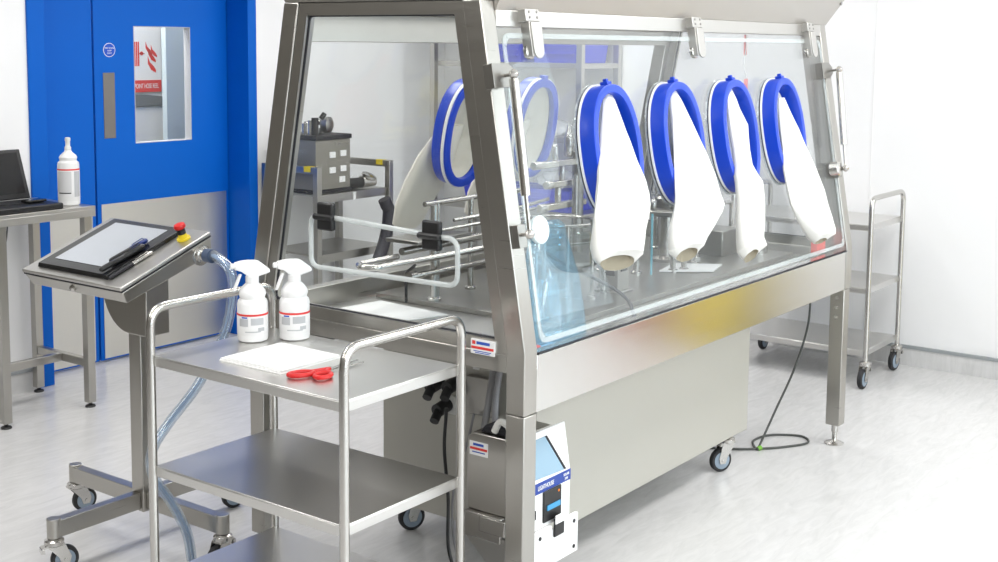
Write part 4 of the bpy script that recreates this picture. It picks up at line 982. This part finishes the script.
for x in (ex0, ex1):
    for y in (ey0, ey1): caster(bt, x, y, 3.5, h=.128)
obj('front_label', box(BM(), 5.10, 5.118, ey0-.003, ey0+.0015, .785, .828), 'label', bt)
bx = thing('steel_process_box', (4.97, 5.0, .83), 'boxy stainless unit with dark edges and pipe fittings standing on square-tube trolley', 'machine')
obj('housing', box(BM(), 4.70+.16, 5.13, 4.85, 5.15, .8505, 1.125), mat('dull_process_box', (.30, .285, .25, 1), .5, .6), bx, bevel=.003)
b = BM(); box(b, 4.855, 5.136, 4.844, 5.156, 1.1255, 1.150); obj('top_edge', b, 'gasket', bx)
b = BM(); box(b, 4.855, 5.136, 4.844, 5.156, .8295, .850); obj('bottom_edge', b, 'gasket', bx)
b = BM()
for x, z in ((4.985, 1.04), (5.07, 1.045), (4.985, .955), (5.07, .96), (5.06, .90)): box(b, x-.022, x+.022, 4.843, 4.8495, z-.016, z+.016)
obj('label_squares', b, 'label', bx)
b = BM()
for k in range(5): cyl(b, (5.01+k*.025, 4.849, 1.10), (5.01+k*.025, 4.844, 1.10), .005, seg=8)
obj('rivets', b, 'polish', bx)
b = BM(); cyl(b, (4.93, 5.0, 1.1505), (4.93, 5.0, 1.21), .022); cyl(b, (4.90, 4.93, 1.1505), (4.90, 4.93, 1.23), .015); cyl(b, (4.93, 5.0, 1.205), (5.03, 4.98, 1.215), .016); obj('pipe_fitting', b, 'polish', bx)
b = BM(); lathe(b, [(.04, 0), (.045, .01), (.045, .04), (.03, .05)], (5.03, 4.96, 1.20), (.3, -1, 0)); cyl(b, (5.03, 4.97, 1.1505), (5.03, 4.97, 1.18), .018); obj('valve', b, 'dark', bx)
b = BM(); cyl(b, (4.905, 4.90, 1.1505), (4.905, 4.90, 1.245), .02); cyl(b, (4.92, 4.87, 1.24), (4.94, 4.86, 1.27), .014); obj('black_knob', b, 'black', bx)
pf = thing('pump_fitting', (5.26, 4.95, .83), 'polished metal valve body with black coupling lying on square-tube trolley shelf', 'valve')
b = BM(); cyl(b, (5.15, 4.90, .862), (5.25, 4.88, .862), .030); cyl(b, (5.17, 4.93, .872), (5.17, 4.93, .92), .025); obj('coupling', b, 'black', pf)
b = BM(); cyl(b, (5.251, 4.88, .866), (5.34, 4.86, .866), .035, .028); lathe(b, [(.03, 0), (.045, .006), (.045, .02), (.03, .026)], (5.30, 4.87, .885), (.2, -.4, 1)); lathe(b, [(.024, 0), (.03, .01), (.03, .04), (.02, .05)], (5.26, 4.96, .83)); obj('valve_body', b, 'polish', pf)
b = BM(); P = spline([(5.285, 4.735, .775), (5.30, 4.73, .74), (5.32, 4.73, .70), (5.30, 4.73, .58), (5.24, 4.73, .45), (5.16, 4.73, .34), (5.08, 4.73, .20), (5.02, 4.73, .036)], 22)
rings = []
u0 = None
for i, p in enumerate(P):
    pass
obj_h = tube(b, P, .036, 16)
for v in obj_h.verts: pass
tag(obj('vacuum_hose', obj_h, mat('black_hose', (.022, .02, .03, 1), .45, bump=1., bscale=160, stretch=(.05, .05, 1))), 'thick black ribbed hose hanging from square-tube trolley to floor', 'hose')

# ------------------------------------------------------------------ waste bins by the right wall (only seen mirrored in the front beam)
def pedal_bin(x, y, m, label, w=1.):
    t = thing('waste_bin', (x, y, 0), label, 'bin')
    b = BM(); quadprism(b, [(x-.14, y-.15*w, .0), (x+.14, y-.15*w, .0), (x+.14, y+.15*w, .0), (x-.14, y+.15*w, .0)], [(x-.17, y-.18*w, .5), (x+.17, y-.18*w, .5), (x+.17, y+.18*w, .5), (x-.17, y+.18*w, .5)]); obj('bin_body', b, m, t, bevel=.02)
    b = BM(); box(b, x-.18, x+.18, y-.19*w, y+.19*w, .501, .55); obj('lid', b, m, t, bevel=.02)
pedal_bin(6.25, .64, 'yellow', 'yellow lidded waste bin by right wall outside the view')
pedal_bin(6.25, .12, mat('coral_bin', (.55, .08, .06, 1), .4), 'red lidded waste bin by right wall outside the view', .62)

# ------------------------------------------------------------------ light
def area(x, y, sx, sy, e, col=(1, .985, .96)):
    l = bpy.data.lights.new('ceiling_panel_light', 'AREA'); l.shape = 'RECTANGLE'; l.size = sx; l.size_y = sy; l.energy = e; l.color = col
    o = bpy.data.objects.new('ceiling_panel_light', l); COL.objects.link(o); o.location = (x, y, CH-.01); return o
for x in (-.2, 1.6, 3.6, 5.3):
    for y in (-1.8, .8, 3.6):
        area(x, y, 1.2, .6, 62)
area(3.9, 5.8, 1.2, .5, 110)
def lamp(name, loc, rot, sx, sy, e, col):
    l = bpy.data.lights.new(name, 'AREA'); l.shape = 'RECTANGLE'; l.size = sx; l.size_y = sy; l.energy = e; l.color = col
    o = bpy.data.objects.new(name, l); COL.objects.link(o); o.location = loc; o.rotation_euler = rot
lamp('cool_highlight_fill', (2.2, YF_+.02, 1.45), (PI/2, 0, 0), 5.5, 1.7, 230, (.80, .93, 1))  # added unseen panel, gives front steel faces cool bright highlights
lamp('cool_highlight_fill', (WX-.02, -1.45, 1.6), (0, PI/2, 0), 1.6, 2.4, 48, (.78, .94, 1))  # second added panel, puts a cool highlight on the sloping posts
lamp('isolator_fill', ((xL+xR)/2, 2.41, 1.735), (0, 0, 0), 2.0, .35, 14, (1, 1, 1))  # fill added under the canopy to brighten the dim interior
w = bpy.data.worlds.new('world'); sc.world = w; w.use_nodes = True
w.node_tree.nodes['Background'].inputs[0].default_value = (.8, .85, .9, 1); w.node_tree.nodes['Background'].inputs[1].default_value = .3

for r in ROOTS:
    if '_loc' in r: del r['_loc']
sc.view_settings.view_transform = 'Standard'; sc.view_settings.look = 'None'; sc.view_settings.gamma = 1; sc.view_settings.use_curve_mapping = False
sc.view_settings.exposure = -1.33
sc.cycles.transparent_max_bounces = 40; sc.cycles.max_bounces = 10; sc.cycles.use_denoising = True
